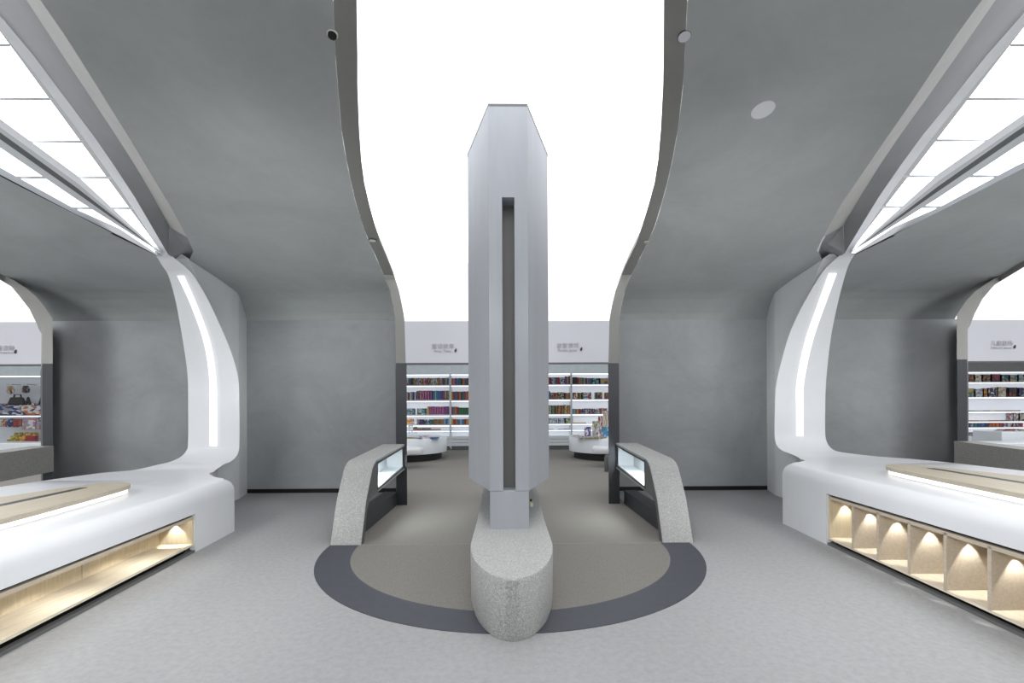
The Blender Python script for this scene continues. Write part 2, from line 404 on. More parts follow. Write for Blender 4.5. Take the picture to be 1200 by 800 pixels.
# ------------------------------------------------------------------ skylights and beams
def dplane(py): return 4.8475/(.525+(HZ-py)/F)
def skylight(sg):
    S = lambda y: 1187+max(0, 270-y)*.04
    m = (lambda x, y: x) if sg < 0 else (lambda x, y: S(y)-x)
    my = lambda y: y-(1.5 if sg > 0 and y > 150 else 0)
    side = 'left' if sg < 0 else 'right'
    G = lambda x, y, k=1.0: P(m(x, y), my(y), dplane(y)*k)
    # glass
    mb = MB(); mb.add([G(-260, -317), G(-140, -154), G(0, 37), G(178, 280), G(189, 298), G(185, 298), G(0, 206), G(-140, 136), G(-260, 76)], [tuple(range(9))])
    w = mb.build('window_%d' % (1 if sg < 0 else 2), M['sky_glass']); struct(w, 'wedge shaped skylight with white glazing bars on the %s' % side, 'skylight')
    for y, xr in ((53, 12), (116, 62), (166, 102), (208, 132), (244, 157), (8, -22), (-45, -60)):
        mb = MB(); t = 1.5
        xl = 2*y-420 if y < 206 else (y-206)*2.05
        xl = -250 if y < 120 else (y-206)*2.0
        mb.hexa([G(xl, y-t, .985), G(xr, y-t, .985), G(xr, y+t, .985), G(xl, y+t, .985)], [G(xl, y-t), G(xr, y-t), G(xr, y+t), G(xl, y+t)])
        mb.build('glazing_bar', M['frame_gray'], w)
    def strip(name, pts_out, pts_in, k0, k1, mat):
        mb = MB(); a = [G(x, y, k0) for x, y in pts_out]; b = [G(x, y, k0) for x, y in pts_in]
        a2 = [G(x, y, k1) for x, y in pts_out]; b2 = [G(x, y, k1) for x, y in pts_in]
        mb.grid([[p, q, r, s, p] for p, q, r, s in zip(a, b, b2, a2)])
        return mb.build(name, mat, w)
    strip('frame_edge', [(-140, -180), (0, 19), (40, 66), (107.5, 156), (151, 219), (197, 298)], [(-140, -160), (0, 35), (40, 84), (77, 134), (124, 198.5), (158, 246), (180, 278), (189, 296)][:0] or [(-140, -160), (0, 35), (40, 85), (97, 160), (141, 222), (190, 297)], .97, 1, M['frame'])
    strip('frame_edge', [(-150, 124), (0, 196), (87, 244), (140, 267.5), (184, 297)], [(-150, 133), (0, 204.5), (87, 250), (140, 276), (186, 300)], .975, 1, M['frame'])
    strip('shadow_gap', [(-150, 132), (0, 204.5), (87, 250), (140, 276), (185, 299)], [(-150, 135.5), (0, 208), (87, 253), (140, 278.5), (186, 300.5)], .975, 1, M['black'])
    b = thing('lighting_beam', 'pale grey beam with track running up through the %s skylight' % side, 'beam', G(188, 296, .95))
    def bstrip(name, o, i, k, mat):
        mb = MB(); a = [G(x, y, k) for x, y in o]; c = [G(x, y, k) for x, y in i]
        a2 = [G(x, y, k+.02) for x, y in o]; c2 = [G(x, y, k+.02) for x, y in i]
        mb.grid([[p, q, r, s, p] for p, q, r, s in zip(a, c, c2, a2)])
        mb.add([a[-1], c[-1], c2[-1], a2[-1]], [(0, 1, 2, 3)])
        return mb.build(name, mat, b)
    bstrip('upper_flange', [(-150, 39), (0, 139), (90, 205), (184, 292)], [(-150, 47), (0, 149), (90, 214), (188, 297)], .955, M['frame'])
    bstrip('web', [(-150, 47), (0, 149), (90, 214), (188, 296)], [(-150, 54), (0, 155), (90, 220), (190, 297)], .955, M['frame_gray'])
    bstrip('track', [(-150, 54), (0, 155), (90, 220), (189, 296.2)], [(-150, 63), (0, 163), (90, 226), (191, 297.2)], .955, M['track'])
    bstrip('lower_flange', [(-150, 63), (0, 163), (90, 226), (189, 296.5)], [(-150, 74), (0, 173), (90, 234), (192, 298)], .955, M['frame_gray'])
    # the tapered beam faces between the concrete edge and the glass
    A = A_L if sg < 0 else A_R
    n_ = 14
    def sample(l, t):
        q = np.array(l, float); return [tuple(np.interp(np.linspace(0, 1, n_), t, q[:, k])) for k in (0, 1)]
    yA_ = [-185, 0, 60, 116, 160, 200, 239, 262, 278]
    a3 = [V(float(np.interp(y, [p[1] for p in A[:7]], [p[0] for p in A[:7]])), y) for y in yA_]
    Bl = [(-100, -190), (31, 0), (57, 40), (131, 151), (168, 209), (199, 266)]
    yB_ = [-190, 0, 62, 120, 158, 195, 228, 250, 266]
    b3 = []
    for k, y in enumerate(yB_):
        x = float(np.interp(y, [p[1] for p in Bl], [p[0] for p in Bl]))
        b3.append(P(m(x, y), my(y), a3[k].y*.68+dplane(y)*.32+.02))
    Cl = [(-180, -230), (0, 19), (40, 66), (107.5, 156), (151, 219), (197, 298)]
    yC_ = [-230, 10, 66, 120, 160, 195, 232, 262, 298]
    c3 = []
    for k, y in enumerate(yC_):
        x = float(np.interp(y, [p[1] for p in Cl], [p[0] for p in Cl])); c3.append(G(x, y, .968))
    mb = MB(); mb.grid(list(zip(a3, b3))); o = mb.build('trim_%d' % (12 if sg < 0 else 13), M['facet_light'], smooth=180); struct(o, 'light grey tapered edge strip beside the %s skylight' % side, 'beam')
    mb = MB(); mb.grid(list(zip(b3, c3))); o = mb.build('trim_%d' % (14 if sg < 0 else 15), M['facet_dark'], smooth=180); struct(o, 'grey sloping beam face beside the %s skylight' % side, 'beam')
    # pocket at the foot of the beam
    mb = MB()
    K = [(199, 264), (199, 298), (206, 304), (216, 309), (226, 311)]; U = [(199, 264), (219, 278), (224, 286), (227.5, 296), (224, 305)]
    k3 = [P(m(x, y), my(y), d) for (x, y), d in zip(K, (b3[-1].y+.01, 5.56, 5.75, 5.85, 5.92))]
    k3[0] = b3[-1]+Vector((0, .004, 0)); k3[1] = c3[-1].copy()
    u3 = []
    for x, y in U[1:]:
        p = V(m(x, y), my(y)); u3.append(p+Vector((0, .0, .004)))
    u3 = [b3[-1]+Vector((0, .004, 0))]+u3
    mid = [(p+q)/2+Vector((0, .12 if 0 < i < 4 else 0, .05 if 0 < i < 4 else 0)) for i, (p, q) in enumerate(zip(k3, u3))]
    mb.grid(list(zip(k3, mid, u3)))
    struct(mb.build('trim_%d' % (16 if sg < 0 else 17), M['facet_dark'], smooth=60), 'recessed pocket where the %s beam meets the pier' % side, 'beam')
for s in (-1, 1): skylight(s)

# ------------------------------------------------------------------ piers (grey body) and sculpted white benches
def pier_body(sg, name, label):
    Ys = [5.60, 5.7, 5.8, 5.9, 6.0, 6.1, 6.18, 6.26, 6.265, 6.4, 6.6, 6.79, 6.93, 7.08, 7.2, WALL]
    # the front edge of the body leans with the white upright in front of it
    zf = [(5.33, 3.35), (5.49, 3.26), (5.75, 3.07), (6.0, 2.59), (6.12, 2.16), (6.2, 1.85), (6.26, 1.7)]
    xin = [(5.0, 4.10), (6.74, 4.10), (WALL, 4.28)]
    mb = MB()
    rows = []
    for Y in Ys:
        x = sg*interp(Y, xin); x2 = sg*(4.42 if Y > 6.0 else 4.30)
        z = zv(Y)+.01; z0 = 0 if Y > 6.262 else min(z-.005, interp(Y, zf)+.22)
        rows.append([(x, Y, z0), (x, Y, z), (x2, Y, z), (x2, Y, z0), (x, Y, z0)])
    mb.grid(rows); mb.add(rows[0][:4], [(0, 1, 2, 3)])
    return struct(mb.build(name, M['pier']), label, 'pier')
pier_body(-1, 'wall_pier', 'pale grey pier behind the left white bench')
pier_body(1, 'wall_pier.001', 'pale grey pier behind the right white bench')

def bench(sg):
    L = sg < 0; side = 'left' if L else 'right'
    zt = .57 if L else .69
    root = thing('sculpted_bench', ('white bench sweeping up into the left pier, open wooden shelf along its base' if L else
                 'white bench sweeping up into the right pier, row of lit wooden cubbies along its base'), 'bench', (sg*3.8, 4.5, 0))
    if L:
        rows = [(285, 5.35, 193, 178), (299, 5.49, 201, 183), (311, 5.62, 215, 190), (322, 5.73, 226.3, 197), (345, 5.88, 240.5, 204), (371.5, 6.0, 253.5, 209.5), (410, 6.12, 270, 216), (443, 6.2, 279, 220),
                (480, 6.2, 280.5, 220.5), (519, 6.2, 280.5, 220.3), (529, 6.17, 279.5, 217.5), (536, 6.10, 276, 210), (541, 6.0, 270, 198), (544, 5.9, 262.5, 185)]
    else:
        rows = [(282, 5.35, 997, 1009), (296, 5.49, 987, 1002.5), (307, 5.61, 975, 996), (318.7, 5.72, 964, 991.5), (346, 5.9, 947, 984), (377, 6.05, 931, 977), (404, 6.13, 921, 972.5), (448, 6.2, 910, 968),
                (480, 6.2, 908, 967), (506, 6.2, 907.6, 967), (516, 6.17, 908.5, 968.3), (523, 6.11, 911.3, 972), (528, 6.02, 917.5, 979), (530.8, 5.92, 925, 993)]
    pr = []
    for py, Y, a, b in rows:
        pa, pb = P(a, py, Y), P(b, py, Y); z = (pa.z+pb.z)/2
        pr.append((Y, z, pa.x, pb.x))
    wy = 5.46 if L else 5.6
    wa = Q(250.5, 552.5, zt) if L else Q(938, 537.5, zt)
    wx = wa.x; wy = wa.y
    Xf = (lambda Y: -2.46-.12*Y) if L else (lambda Y: 2.66+.098*Y)
    yc = 4.93 if L else 5.08
    top = [(wy+.17, zt+.008, wx+sg*.075, sg*4.85), (wy, zt, wx, sg*5.05), (wy-.17, zt, wx-sg*.06, sg*5.1), (yc+.22, zt, Xf(yc)+sg*.36, sg*5.13), (yc+.12, zt, Xf(yc)+sg*.22, sg*5.14), (yc+.05, zt, Xf(yc)+sg*.14, sg*5.14),
           (yc, zt, Xf(yc)+sg*.12, sg*5.15)]
    allr = smooth_rows(pr+top, 6)
    def line(Y, z, xi, xo): return [(xi+(xo-xi)*t, Y, z) for t in np.linspace(0, 1, 9)]
    mb = MB()
    mb.grid([line(*r) for r in allr])
    # front lip and face
    ye = 4.19 if L else 4.27             # far end of the shelf opening
    zo = .36 if L else .495
    r = .12
    def prof(Y, full):
        x = Xf(Y)
        p = [(sg*5.15+sg*.02*(yc-Y), Y, zt), (x+sg*(r+.4), Y, zt), (x+sg*r, Y, zt)]
        p += [(x+sg*r*(1-math.sin(a)), Y, zt-r*(1-math.cos(a))) for a in np.linspace(0, math.pi/2, 9)[1:]]
        p += [(x, Y, (zt-r+zo)/2), (x, Y, zo)]
        if full: p += [(x, Y, zo/2), (x, Y, 0)]
        else: p += [(x+sg*.03, Y, zo), (x+sg*.03, Y, zo+.05)]
        return p
    mb.grid([prof(Y, True) for Y in (yc, (yc+ye)/2, ye)])
    mb.grid([prof(Y, False)[:-2] for Y in np.linspace(ye, -1.0, 16)])
    mb.grid([[(x+sg*.0004, y, z+(.0004 if i == 0 else 0)) for i, (x, y, z) in enumerate(prof(Y, False)[-3:])] for Y in np.linspace(ye-.0006, -1.0, 16)])
    # end wall below the top, curving back to the pier
    er = [q for q in allr if q[1] <= zt+.002 and q[0] > yc-.001 and q[0] <= wy+.001]
    mb.grid([[(q[2], q[0], q[1]), (q[2], q[0], 0)] for q in er])
    pc = prof(yc, True); mb.add([(pc[k][0]+sg*.0004, pc[k][1]+.0005, pc[k][2]) for k in range(2, len(pc))]+[(Xf(yc)+sg*r, yc+.0005, 0)], [tuple(range(len(pc)-1))])
    mb.grid([[(Xf(ye)+sg*.0004, ye-.0006, .001), (Xf(ye)+sg*.0004, ye-.0006, zo-.001)], [(Xf(ye)+sg*.05, ye-.0006, .001), (Xf(ye)+sg*.05, ye-.0006, zo-.001)]])
    # outer side of the bench
    mb.grid([[(sg*5.15+sg*.02*(yc-Y), Y, zt), (sg*5.15+sg*.02*(yc-Y), Y, 0)] for Y in (yc, 2, -1)])
    body = mb.build('bench_shell', M['white'], root, smooth=38)
    # lit strip in the upright
    if L:
        st = [(323, 5.74, 207.5, 215.5), (357, 5.94, 223.5, 228), (400, 6.09, 238.3, 244), (441, 6.19, 245, 253.3), (480, 6.19, 245.4, 254.3), (522.6, 6.19, 245.4, 254.5)]
        st = [(323, 5.74, 207.5, 215.8), (357, 5.93, 223.2, 231), (400, 6.09, 238.3, 246.5), (441, 6.19, 244.8, 253.3), (480, 6.19, 245.4, 254.3), (522.6, 6.19, 245.4, 254.5)]
    else:
        st = [(320, 5.76, 971.2, 981), (355, 5.97, 958.5, 968), (400, 6.105, 943, 952.6), (448, 6.19, 933.3, 942.5), (480, 6.19, 933, 941.8), (511, 6.19, 933, 941.6)]
    pan = sorted([(q[1], q[0]) for q in smooth_rows(pr, 8)])
    mb = MB(); rr = []
    for py, _, a, b in smooth_rows(st, 6):
        Y = 6.1
        for _k in range(4): Y = interp(P(a, py, Y).z, pan)
        rr.append([P(a, py, Y-.02), P(b, py, Y-.02)])
    mb.grid(rr); mb.build('light_strip', M['glow_panel'], root)
    # shelf inside the base
    xb = .34
    def seg(mb, y0, y1, z0, z1, d0, d1, mi=0):
        mb.hexa([(Xf(y0)+sg*d0, y0, z0), (Xf(y0)+sg*d1, y0, z0), (Xf(y0)+sg*d1, y0, z1), (Xf(y0)+sg*d0, y0, z1)],
                [(Xf(y1)+sg*d0, y1, z0), (Xf(y1)+sg*d1, y1, z0), (Xf(y1)+sg*d1, y1, z1), (Xf(y1)+sg*d0, y1, z1)], mi)
    y1, y0 = ye-.005, -.9
    zb = .075 if L else .065; zc = zo-.012
    mb = MB(); seg(mb, y0, y1, 0, zb-.012, .09, .12); mb.build('toe_recess', M['black'], root)
    mb = MB(); seg(mb, y0, y1, 0, .022, .004, .05); mb.build('base_rail', M['metal_mid'], root)
    mb = MB(); seg(mb, y0, y1, zb-.012, zb+.006, .015, xb); mb.build('shelf_bottom', M['wood'], root)
    mb = MB(); seg(mb, y0, y1, zc-.038, zc-.012, .015, xb); mb.build('shelf_top', M['wood_edge'], root)
    mb = MB(); seg(mb, y0, y1, zb, zc-.02, xb-.02, xb); mb.build('shelf_back', M['wood_v'], root)
    mb = MB(); seg(mb, y1-.02, y1, zb, zc-.02, .015, xb); mb.build('shelf_end', M['wood_v'], root)
    mb = MB(); seg(mb, y0, y1, zc-.012, zo+.03, .05, .08); mb.build('shadow_gap', M['black'], root)
    if L:
        mb = MB(); seg(mb, y0, y1-.02, zc-.043, zc-.038, .03, .06); mb.build('led_strip', M['glow_warm'], root)
        for yj in (3.3, 2.42):
            mb = MB(); seg(mb, yj, yj+.006, zb+.006, zc-.04, xb-.025, xb-.02); mb.build('panel_joint', M['wood_edge'], root)
        lamp((Xf(4.1)+sg*.17, 4.115, zc-.055), (0, .22, -1), 3.5, 72)
        for yl in (3.6, 2.9, 2.2, 1.5): lamp((Xf(yl)+sg*.10, yl, zc-.055), (-sg*.12, 0, -1), 2.2, 120)
    else:
        k = 0
        for yd in (3.92, 3.617, 3.30, 2.995, 2.69, 2.385, 2.08, 1.775):
            mb = MB(); seg(mb, yd-.012, yd+.012, zb, zc-.02, .015, xb); mb.build('divider', M['wood_edge'], root)
        for yd in (4.20, 3.86, 3.557, 3.24, 2.935, 2.63, 2.325, 2.02):
            mb = MB(); seg(mb, yd-.03, yd+.03, zc-.044, zc-.038, .13, .21); mb.build('downlight', M['glow_warm'], root)
            lamp((Xf(yd)+sg*.17, yd, zc-.055), (0, .20, -1), 4.6, 62)
    return Xf, zt
def lamp(loc, d, w, ang, colr=(1, .965, .9)):
    l = D.lights.new('cubby_spot', 'SPOT'); l.energy = w; l.spot_size = math.radians(ang); l.spot_blend = .12; l.color = colr; l.shadow_soft_size = .01
    o = D.objects.new('cubby_spot', l); col.objects.link(o); o.location = loc
    o.rotation_euler = Vector(d).to_track_quat('-Z', 'Y').to_euler()
bench(-1); bench(1)

# wooden islands on the benches
def island(sg):
    L = sg < 0; zt = .57 if L else .69; dx = 0 if L else .08; dy = 0 if L else .06
    loc = (sg*3.7, 3.0, zt)
    root = thing('wooden_island', 'rounded pale wooden slab glowing underneath on the %s white bench' % ('left' if L else 'right'), 'table slab', loc)
    out = [(-2.95, .6), (-3.03, 1.6), (-3.15, 2.6), (-3.31, 3.4), (-3.43, 3.9), (-3.50, 4.1), (-3.60, 4.22), (-3.73, 4.28), (-3.86, 4.24), (-3.95, 4.08), (-4.0, 3.8), (-4.06, 3.4), (-4.15, 2.6), (-4.25, 1.6), (-4.3, .6)]
    out = [(q[0], q[1]) for q in smooth_rows(out, 4)]
    pts = [(-sg*x+sg*dx, y+dy) for x, y in out]
    c = (sg*(3.68+dx), 2.6)
    inset = lambda k: [(x+(c[0]-x)*k*2.0, y-k*1.2) for x, y in pts]
    mb = MB(); mb.prism_z(pts, zt+.045, zt+.078); mb.build('slab', M['wood_top'], root)
    mb = MB(); mb.prism_z(inset(.02), zt+.01, zt+.045); mb.build('light_band', M['glow_island'], root)
    mb = MB(); mb.prism_z(inset(.03), zt+.0005, zt+.01); mb.build('base', M['white'], root)
    mb = MB(); a = (sg*(3.79+dx), 3.97+dy); b = (sg*(3.38+dx), 1.2)
    mb.prism_z([(a[0]-.036, a[1]), (a[0]+.036, a[1]), (b[0]+.036, b[1]), (b[0]-.036, b[1])], zt+.07, zt+.0795)
    mb.build('slot', M['metal'], root)
island(-1); island(1)

# ------------------------------------------------------------------ terrazzo plinth and pillar
root = thing('terrazzo_plinth', 'grey terrazzo plinth with rounded front at the foot of the central pillar', 'plinth', (0, 4, 0))
def stad(r, y0, yb, n=40):
    return [(r*math.cos(math.pi+math.pi*k/n), y0+yb*math.sin(math.pi+math.pi*k/n)) for k in range(n+1)]
r1, r0 = .296, .285
front = stad(r1, 3.25, .748); fb = stad(r0, 3.25, .742)
ysec = [3.25, 3.5, 3.93, 4.6, 5.4, 7.0]; zsec = [.358, .358, .36, .445, .53, .56]
topL = [(-r1, y, z) for y, z in zip(ysec, zsec)][1:]; topR = [(r1, y, z) for y, z in zip(ysec, zsec)][1:]
mb = MB()
top = [(x, y, .358) for x, y in front]; bot = [(x, y, 0) for x, y in fb]
mb.grid([bot, [(x*.985, y, .02) for x, y in front], [(x, y, .348) for x, y in front], [(x*.985, 3.25+(y-3.25)*.99, .358) for x, y in front]])
e = .985
mb.add([(x*e, 3.25+(y-3.25)*.99, .358) for x, y in front], [tuple(range(len(front)))])
rows = []
for y, z in zip(ysec, zsec):
    rows.append([(-r0, y, 0), (-r1*.985, y, .02), (-r1, y, z-.01), (-r1*e, y, z), (0, y, z), (r1*e, y, z), (r1, y, z-.01), (r1*.985, y, .02), (r0, y, 0)])
mb.grid(rows); mb.add(rows[-1], [tuple(range(9))])
mb.build('plinth_body', M['terrazzo'], root, smooth=35)

root = thing('central_pillar', 'tall hexagonal grey concrete pillar with a vertical slot, rising to the glowing ceiling', 'pillar', (0, 4.3, .36))
pf, po, yb_ = 3.567, 4.262, 5.5
hw, ho, sl = .157, .386, .05
zb, zs, zt = .668, CAMZ+252*3.567/F, 3.79
xs = -.012
hexo = [(-hw, pf), (hw, pf), (ho, po), (ho, po+.5), (hw, yb_), (-hw, yb_), (-ho, po+.5), (-ho, po)]
hexs = [(-hw, pf), (-sl, pf), (-sl, pf+.16), (sl, pf+.16), (sl, pf), (hw, pf), (ho, po), (ho, po+.5), (hw, yb_), (-hw, yb_), (-ho, po+.5), (-ho, po)]
mb = MB()
mb.prism_z([(x+xs, y) for x, y in hexo], zs, zt-.02); mb.prism_z([(x+xs, y) for x, y in hexs], zb, zs)
mb.build('shaft', M['pillar'], root)
mb = MB(); mb.prism_z([(x*1.008+xs, pf+(y-pf)*1.004-.002) for x, y in hexo], zt-.02, zt); mb.build('shadow_joint', M['metal_mid'], root)
mb = MB(); mb.add([(-sl+xs, pf+.158, zb), (sl+xs, pf+.158, zb), (sl+xs, pf+.158, zs), (-sl+xs, pf+.158, zs)], [(0, 1, 2, 3)]); mb.build('slot_lining', M['reveal'], root)
mb = MB(); mb.box(xs-.158, xs+.158, pf+.004, 5.2, .34, zb); mb.build('pedestal', M['pillar'], root, bevel=.006)
root = thing('cable_plug', 'small white plug with black and yellow tip beside the pillar foot', 'plug', P(622.5, 590, 4.05))
p = P(622.6, 590, 4.05)
mb = MB(); mb.box(p.x-.012, p.x+.014, 4.03, 4.07, p.z-.025, p.z+.01); mb.build('plug_body', M['white_sat'], root, bevel=.005)
mb = MB(); mb.box(p.x-.008, p.x+.012, 4.03, 4.06, p.z+.01, p.z+.024); mb.build('yellow_tip', plain('yellow_tip', (214, 206, 60)), root)
mb = MB(); mb.box(p.x-.012, p.x+.004, 4.03, 4.06, p.z+.024, p.z+.042); mb.build('cable_end', M['black'], root)

# ------------------------------------------------------------------ display dividers
def arc_pts(): pass
PROF_TOP = [(6.235, .862), (4.98, .788), (4.88, .775), (4.80, .748), (4.74, .705), (4.69, .64), (4.527, .41), (4.36, 0)]
PROF_BOT = [(4.445, 0), (4.49, .115), (4.55, .31), (4.60, .372), (4.67, .402), (4.86, .416), (6.235, .506)]
def divider(sg, cx, face, label):
    """face = +1/-1: world side towards which the glass looks (x direction)"""
    xi, xo = cx+face*.15, cx-face*.15
    root = thing('display_divider', label, 'display case', (cx, 5.3, 0))
    lo = lambda y: interp(y, PROF_BOT[3:]); hi = lambda y: interp(y, PROF_TOP[:3])
    yA, yB = 4.93, 6.20
    mb = MB()
    legp = [(yA, hi(yA))]+[p for p in PROF_TOP if p[0] < yA]+[p for p in PROF_BOT if p[0] < yA]+[(yA, lo(yA))]
    mb.prism_x(legp, xo, xi)
    mb.prism_x([(yA, hi(yA)), (yA, hi(yA)-.04), (6.235, .862-.04), (6.235, .862)], xo+face*.05, xi)
    mb.prism_x([(yA, lo(yA)), (yA, lo(yA)+.03), (6.235, .536), (6.235, .506)], xo+face*.05, xi)
    mb.prism_x([(yA, lo(yA)), (yA, hi(yA)), (6.235, .862), (6.235, .506)], xo, xo+face*.05)
    mb.prism_x([(yB, lo(yB)+.03), (yB, hi(yB)-.04), (6.235, .822), (6.235, .536)], xo+face*.05, xi)
    mb.build('terrazzo_body', M['terrazzo'] if abs(cx) < 3 else M['terrazzo_d'], root, smooth=30)
    # dull metal side plate
    mb = MB()
    sp = [(yA, hi(yA)-.012)]+[(y, z-.012) for y, z in PROF_TOP if y < yA]
    mb.prism_x([(yA, hi(yA)-.01)]+[(y+.006, max(z-.008, 0)) for y, z in PROF_TOP if y < yA]+[p for p in PROF_BOT if p[0] < yA]+[(yA, lo(yA))], xi-face*.002, xi+face*.004)
    mb.build('side_plate', M['metal_mid'], root)
    # dark frame, glass, lit white inside
    mb = MB(); t = .022
    def fr(y0, y1, a0, a1, b0, b1): mb.prism_x([(y0, a0), (y0, b0), (y1, b1), (y1, a1)], xi-face*.02, xi+face*.006)
    h0, l0, h1, l1 = hi(yA)-.025, lo(yA)+.025, .862-.025, .506+.025
    fr(yA-.02, yB+.02, h0-t, h1-t, h0, h1); fr(yA-.02, yB+.02, l0, l1, l0+t, l1+t)
    fr(yA-.03, yA+.0, l0, l0, h0, h0); fr(yB, yB+.03, l1, l1, h1, h1)
    mb.build('glass_frame', M['metal'], root)
    mb = MB(); mb.prism_x([(yA, l0+t), (yA, h0-t), (yB, h1-t), (yB, l1+t)], xi-face*.012, xi-face*.008); mb.build('glass_pane', M['glass'], root)
    mb = MB()
    mb.prism_x([(yA, l0), (yA, l0+.012), (yB, l1+.012), (yB, l1)], xo+face*.06, xi-face*.02)
    mb.prism_x([(yA, l0), (yA, h0), (yB, h1), (yB, l1)], xo+face*.05, xo+face*.062)
    mb.prism_x([(yB-.012, l1), (yB-.012, h1), (yB, h1), (yB, l1)], xo+face*.05, xi-face*.02)
    mb.prism_x([(yA, l0), (yA, h0), (yA+.012, h0), (yA+.012, l0)], xo+face*.05, xi-face*.02)
    mb.build('case_lining', M['white_sat'], root)
    mb = MB(); mb.prism_x([(yA+.02, h0-.016), (yA+.02, h0-.004), (yB-.02, h1-.004), (yB-.02, h1-.016)], xo+face*.08, xi-face*.04); mb.build('case_light', M['glow_case'], root)
    mb = MB(); mb.box(min(xo+face*.02, xi-face*.11), max(xo+face*.02, xi-face*.11), 4.47, 6.225, .003, .195); mb.build('kick_plinth', M['metal'], root)
    return root
divider(-1, -1.62, 1, 'terrazzo display case with lit glass front and sloping leg, left of the plinth')
divider(1, 1.66, -1, 'terrazzo display case with lit glass front and sloping leg, right of the plinth')
divider(-1, -6.5, -1, 'terrazzo divider with sloping top beside the far left opening')
divider(1, 6.5, 1, 'terrazzo divider with sloping top beside the far right opening')

# ------------------------------------------------------------------ ceiling fittings
def disc(name, px, py, r, label, cat, rings, off=.004, tilt=None, base=None):
    p = base or V(px, py)
    Yv = p.y; sl = (zv(Yv+.05)-zv(Yv-.05))/.1
    nrm = Vector((0, sl, -1)).normalized() if tilt is None else Vector(tilt).normalized()
    p = p+nrm*.004
    root = thing(name, label, cat, p)
    q = nrm.to_track_quat('Z', 'Y').to_matrix().to_4x4(); T = Matrix.Translation(p) @ q
    for nm, a, b, h0, h1, mat in rings:
        mb = MB(); mb.lathe([(max(a, .0005), h0), (b, h0), (b, h1), (max(a, .0005), h1)], n=32)
        mb.v = [tuple(T @ Vector(v)) for v in mb.v]
        mb.build(nm, mat, root, smooth=40)
disc('ceiling_speaker', 894, 127, .083, 'round white ceiling speaker on the right concrete vault', 'speaker',
     [('rim', .05, .083, 0, .012, M['white']), ('grille', 0, .05, 0, .008, M['fascia']), ('shadow_ring', .083, .087, -.002, .003, M['metal'])])
disc('downlight', 389.5, 39.5, .03, 'small black ringed spotlight on the left edge of the central arch', 'spotlight',
     [('ring', .017, .027, 0, .016, M['black']), ('lens', 0, .017, 0, .008, M['frame']), ('collar', .027, .034, -.004, .005, M['paper'])])
disc('blank_cover', 802, 41.5, .04, 'pale round blank cover on the right edge of the central arch', 'cover plate',
     [('plate', 0, .038, 0, .008, M['fascia']), ('rim', .038, .041, 0, .006, M['metal'])])
pL = V(433, 284); pL = P(436.5, 280.8, pL.y-.06)
disc('blank_cover', 436.3, 280.8, .045, 'small pale oval cover on the left arch edge above the opening', 'cover plate',
     [('plate', 0, .038, 0, .01, M['white']), ('rim', .038, .048, 0, .006, M['metal'])], base=pL, tilt=(0, .05, -1))
pR = V(758.6, 284); pR = P(757.8, 282.5, pR.y-.05)
disc('downlight', 757.5, 282.5, .045, 'small brass toned spotlight on the right arch edge', 'spotlight',
     [('ring', .016, .03, 0, .012, M['wood_edge']), ('lens', 0, .016, 0, .008, M['black'])], base=pR, tilt=(0, .05, -1))

# ------------------------------------------------------------------ lettering on the fascia
def lettering(cx, cy, cn, cx2, cy2, en, w2, leaf, label):
    Y = 12.09
    p = P(cx, cy, Y)
    root = thing('shop_lettering', label, 'lettering', p)
    def flat_text(body):
        c = D.curves.new('text', 'FONT'); c.body = body; c.align_x = 'LEFT'; c.align_y = 'CENTER'; c.size = 1; c.extrude = .004; c.space_character = 1.08
        o = D.objects.new('text', c); col.objects.link(o); bpy.context.view_layer.update()
        me = D.meshes.new_from_object(o.evaluated_get(bpy.context.evaluated_depsgraph_get())); D.objects.remove(o); D.curves.remove(c)
        xs = [v.co.x for v in me.vertices]; return me, min(xs), max(xs)
    def txt(s, x, y, wpx, name, mat):
        full, a, b = flat_text(s); k = wpx*Y/F/(b-a); cen = P(x, y, Y); words = s.split(' ')
        D.meshes.remove(full)
        for w in range(len(words)):
            pre, _, e = flat_text(' '.join(words[:w+1])); D.meshes.remove(pre)
            me, wa, we = flat_text(words[w]); off = e-we
            for v in me.vertices: v.co = (cen.x+(v.co.x+off-(a+b)/2)*k, cen.y-v.co.z-.004, cen.z+v.co.y*k)
            me.materials.clear(); me.materials.append(mat)
            ob = D.objects.new(name, me); col.objects.link(ob); ob.parent = root; ob.matrix_parent_inverse = Matrix.Translation(-root.location)
    txt(cn, cx, cy, 26, 'chinese_characters', M['text'])
    txt(en, cx2, cy2, w2, 'english_word', M['text'])
    l = P(leaf[0], leaf[1], Y); mb = MB()
    k = Y/F; pts = []
    for a in np.linspace(0, 2*math.pi, 16, endpoint=False):
        u, v = 1.1*math.cos(a)*(1-.3*math.sin(a)), 2.3*math.sin(a)
        th = -.32; pts.append((l.x+k*(u*math.cos(th)-v*math.sin(th)), l.z+k*(u*math.sin(th)+v*math.cos(th))))
    mb.hexa([(x, Y-.012, z) for x, z in pts], [(x, Y+.005, z) for x, z in pts]); mb.build('leaf_mark', M['text_dark'], root)
lettering(519, 405.8, '童话故事', 518.7, 411, 'Fairy Tales', 19.5, (534, 410.3), 'grey fairy tale lettering on the fascia left of the pillar')
lettering(665.3, 404.9, '益智游戏', 665, 410, 'Puzzle game', 22, (681.3, 408.7), 'grey puzzle game lettering on the fascia right of the pillar')
lettering(1173.8, 402.3, '儿童剧场', 1173.5, 407.4, "Children's theatre", 25, (1189, 406.2), "grey children's theatre lettering on the far right fascia")
lettering(3, 408, '音童读物', 2.5, 413, 'Children Reading Books', 26, (18.3, 411.8), 'grey reading lettering cut off at the left edge on the far left fascia')

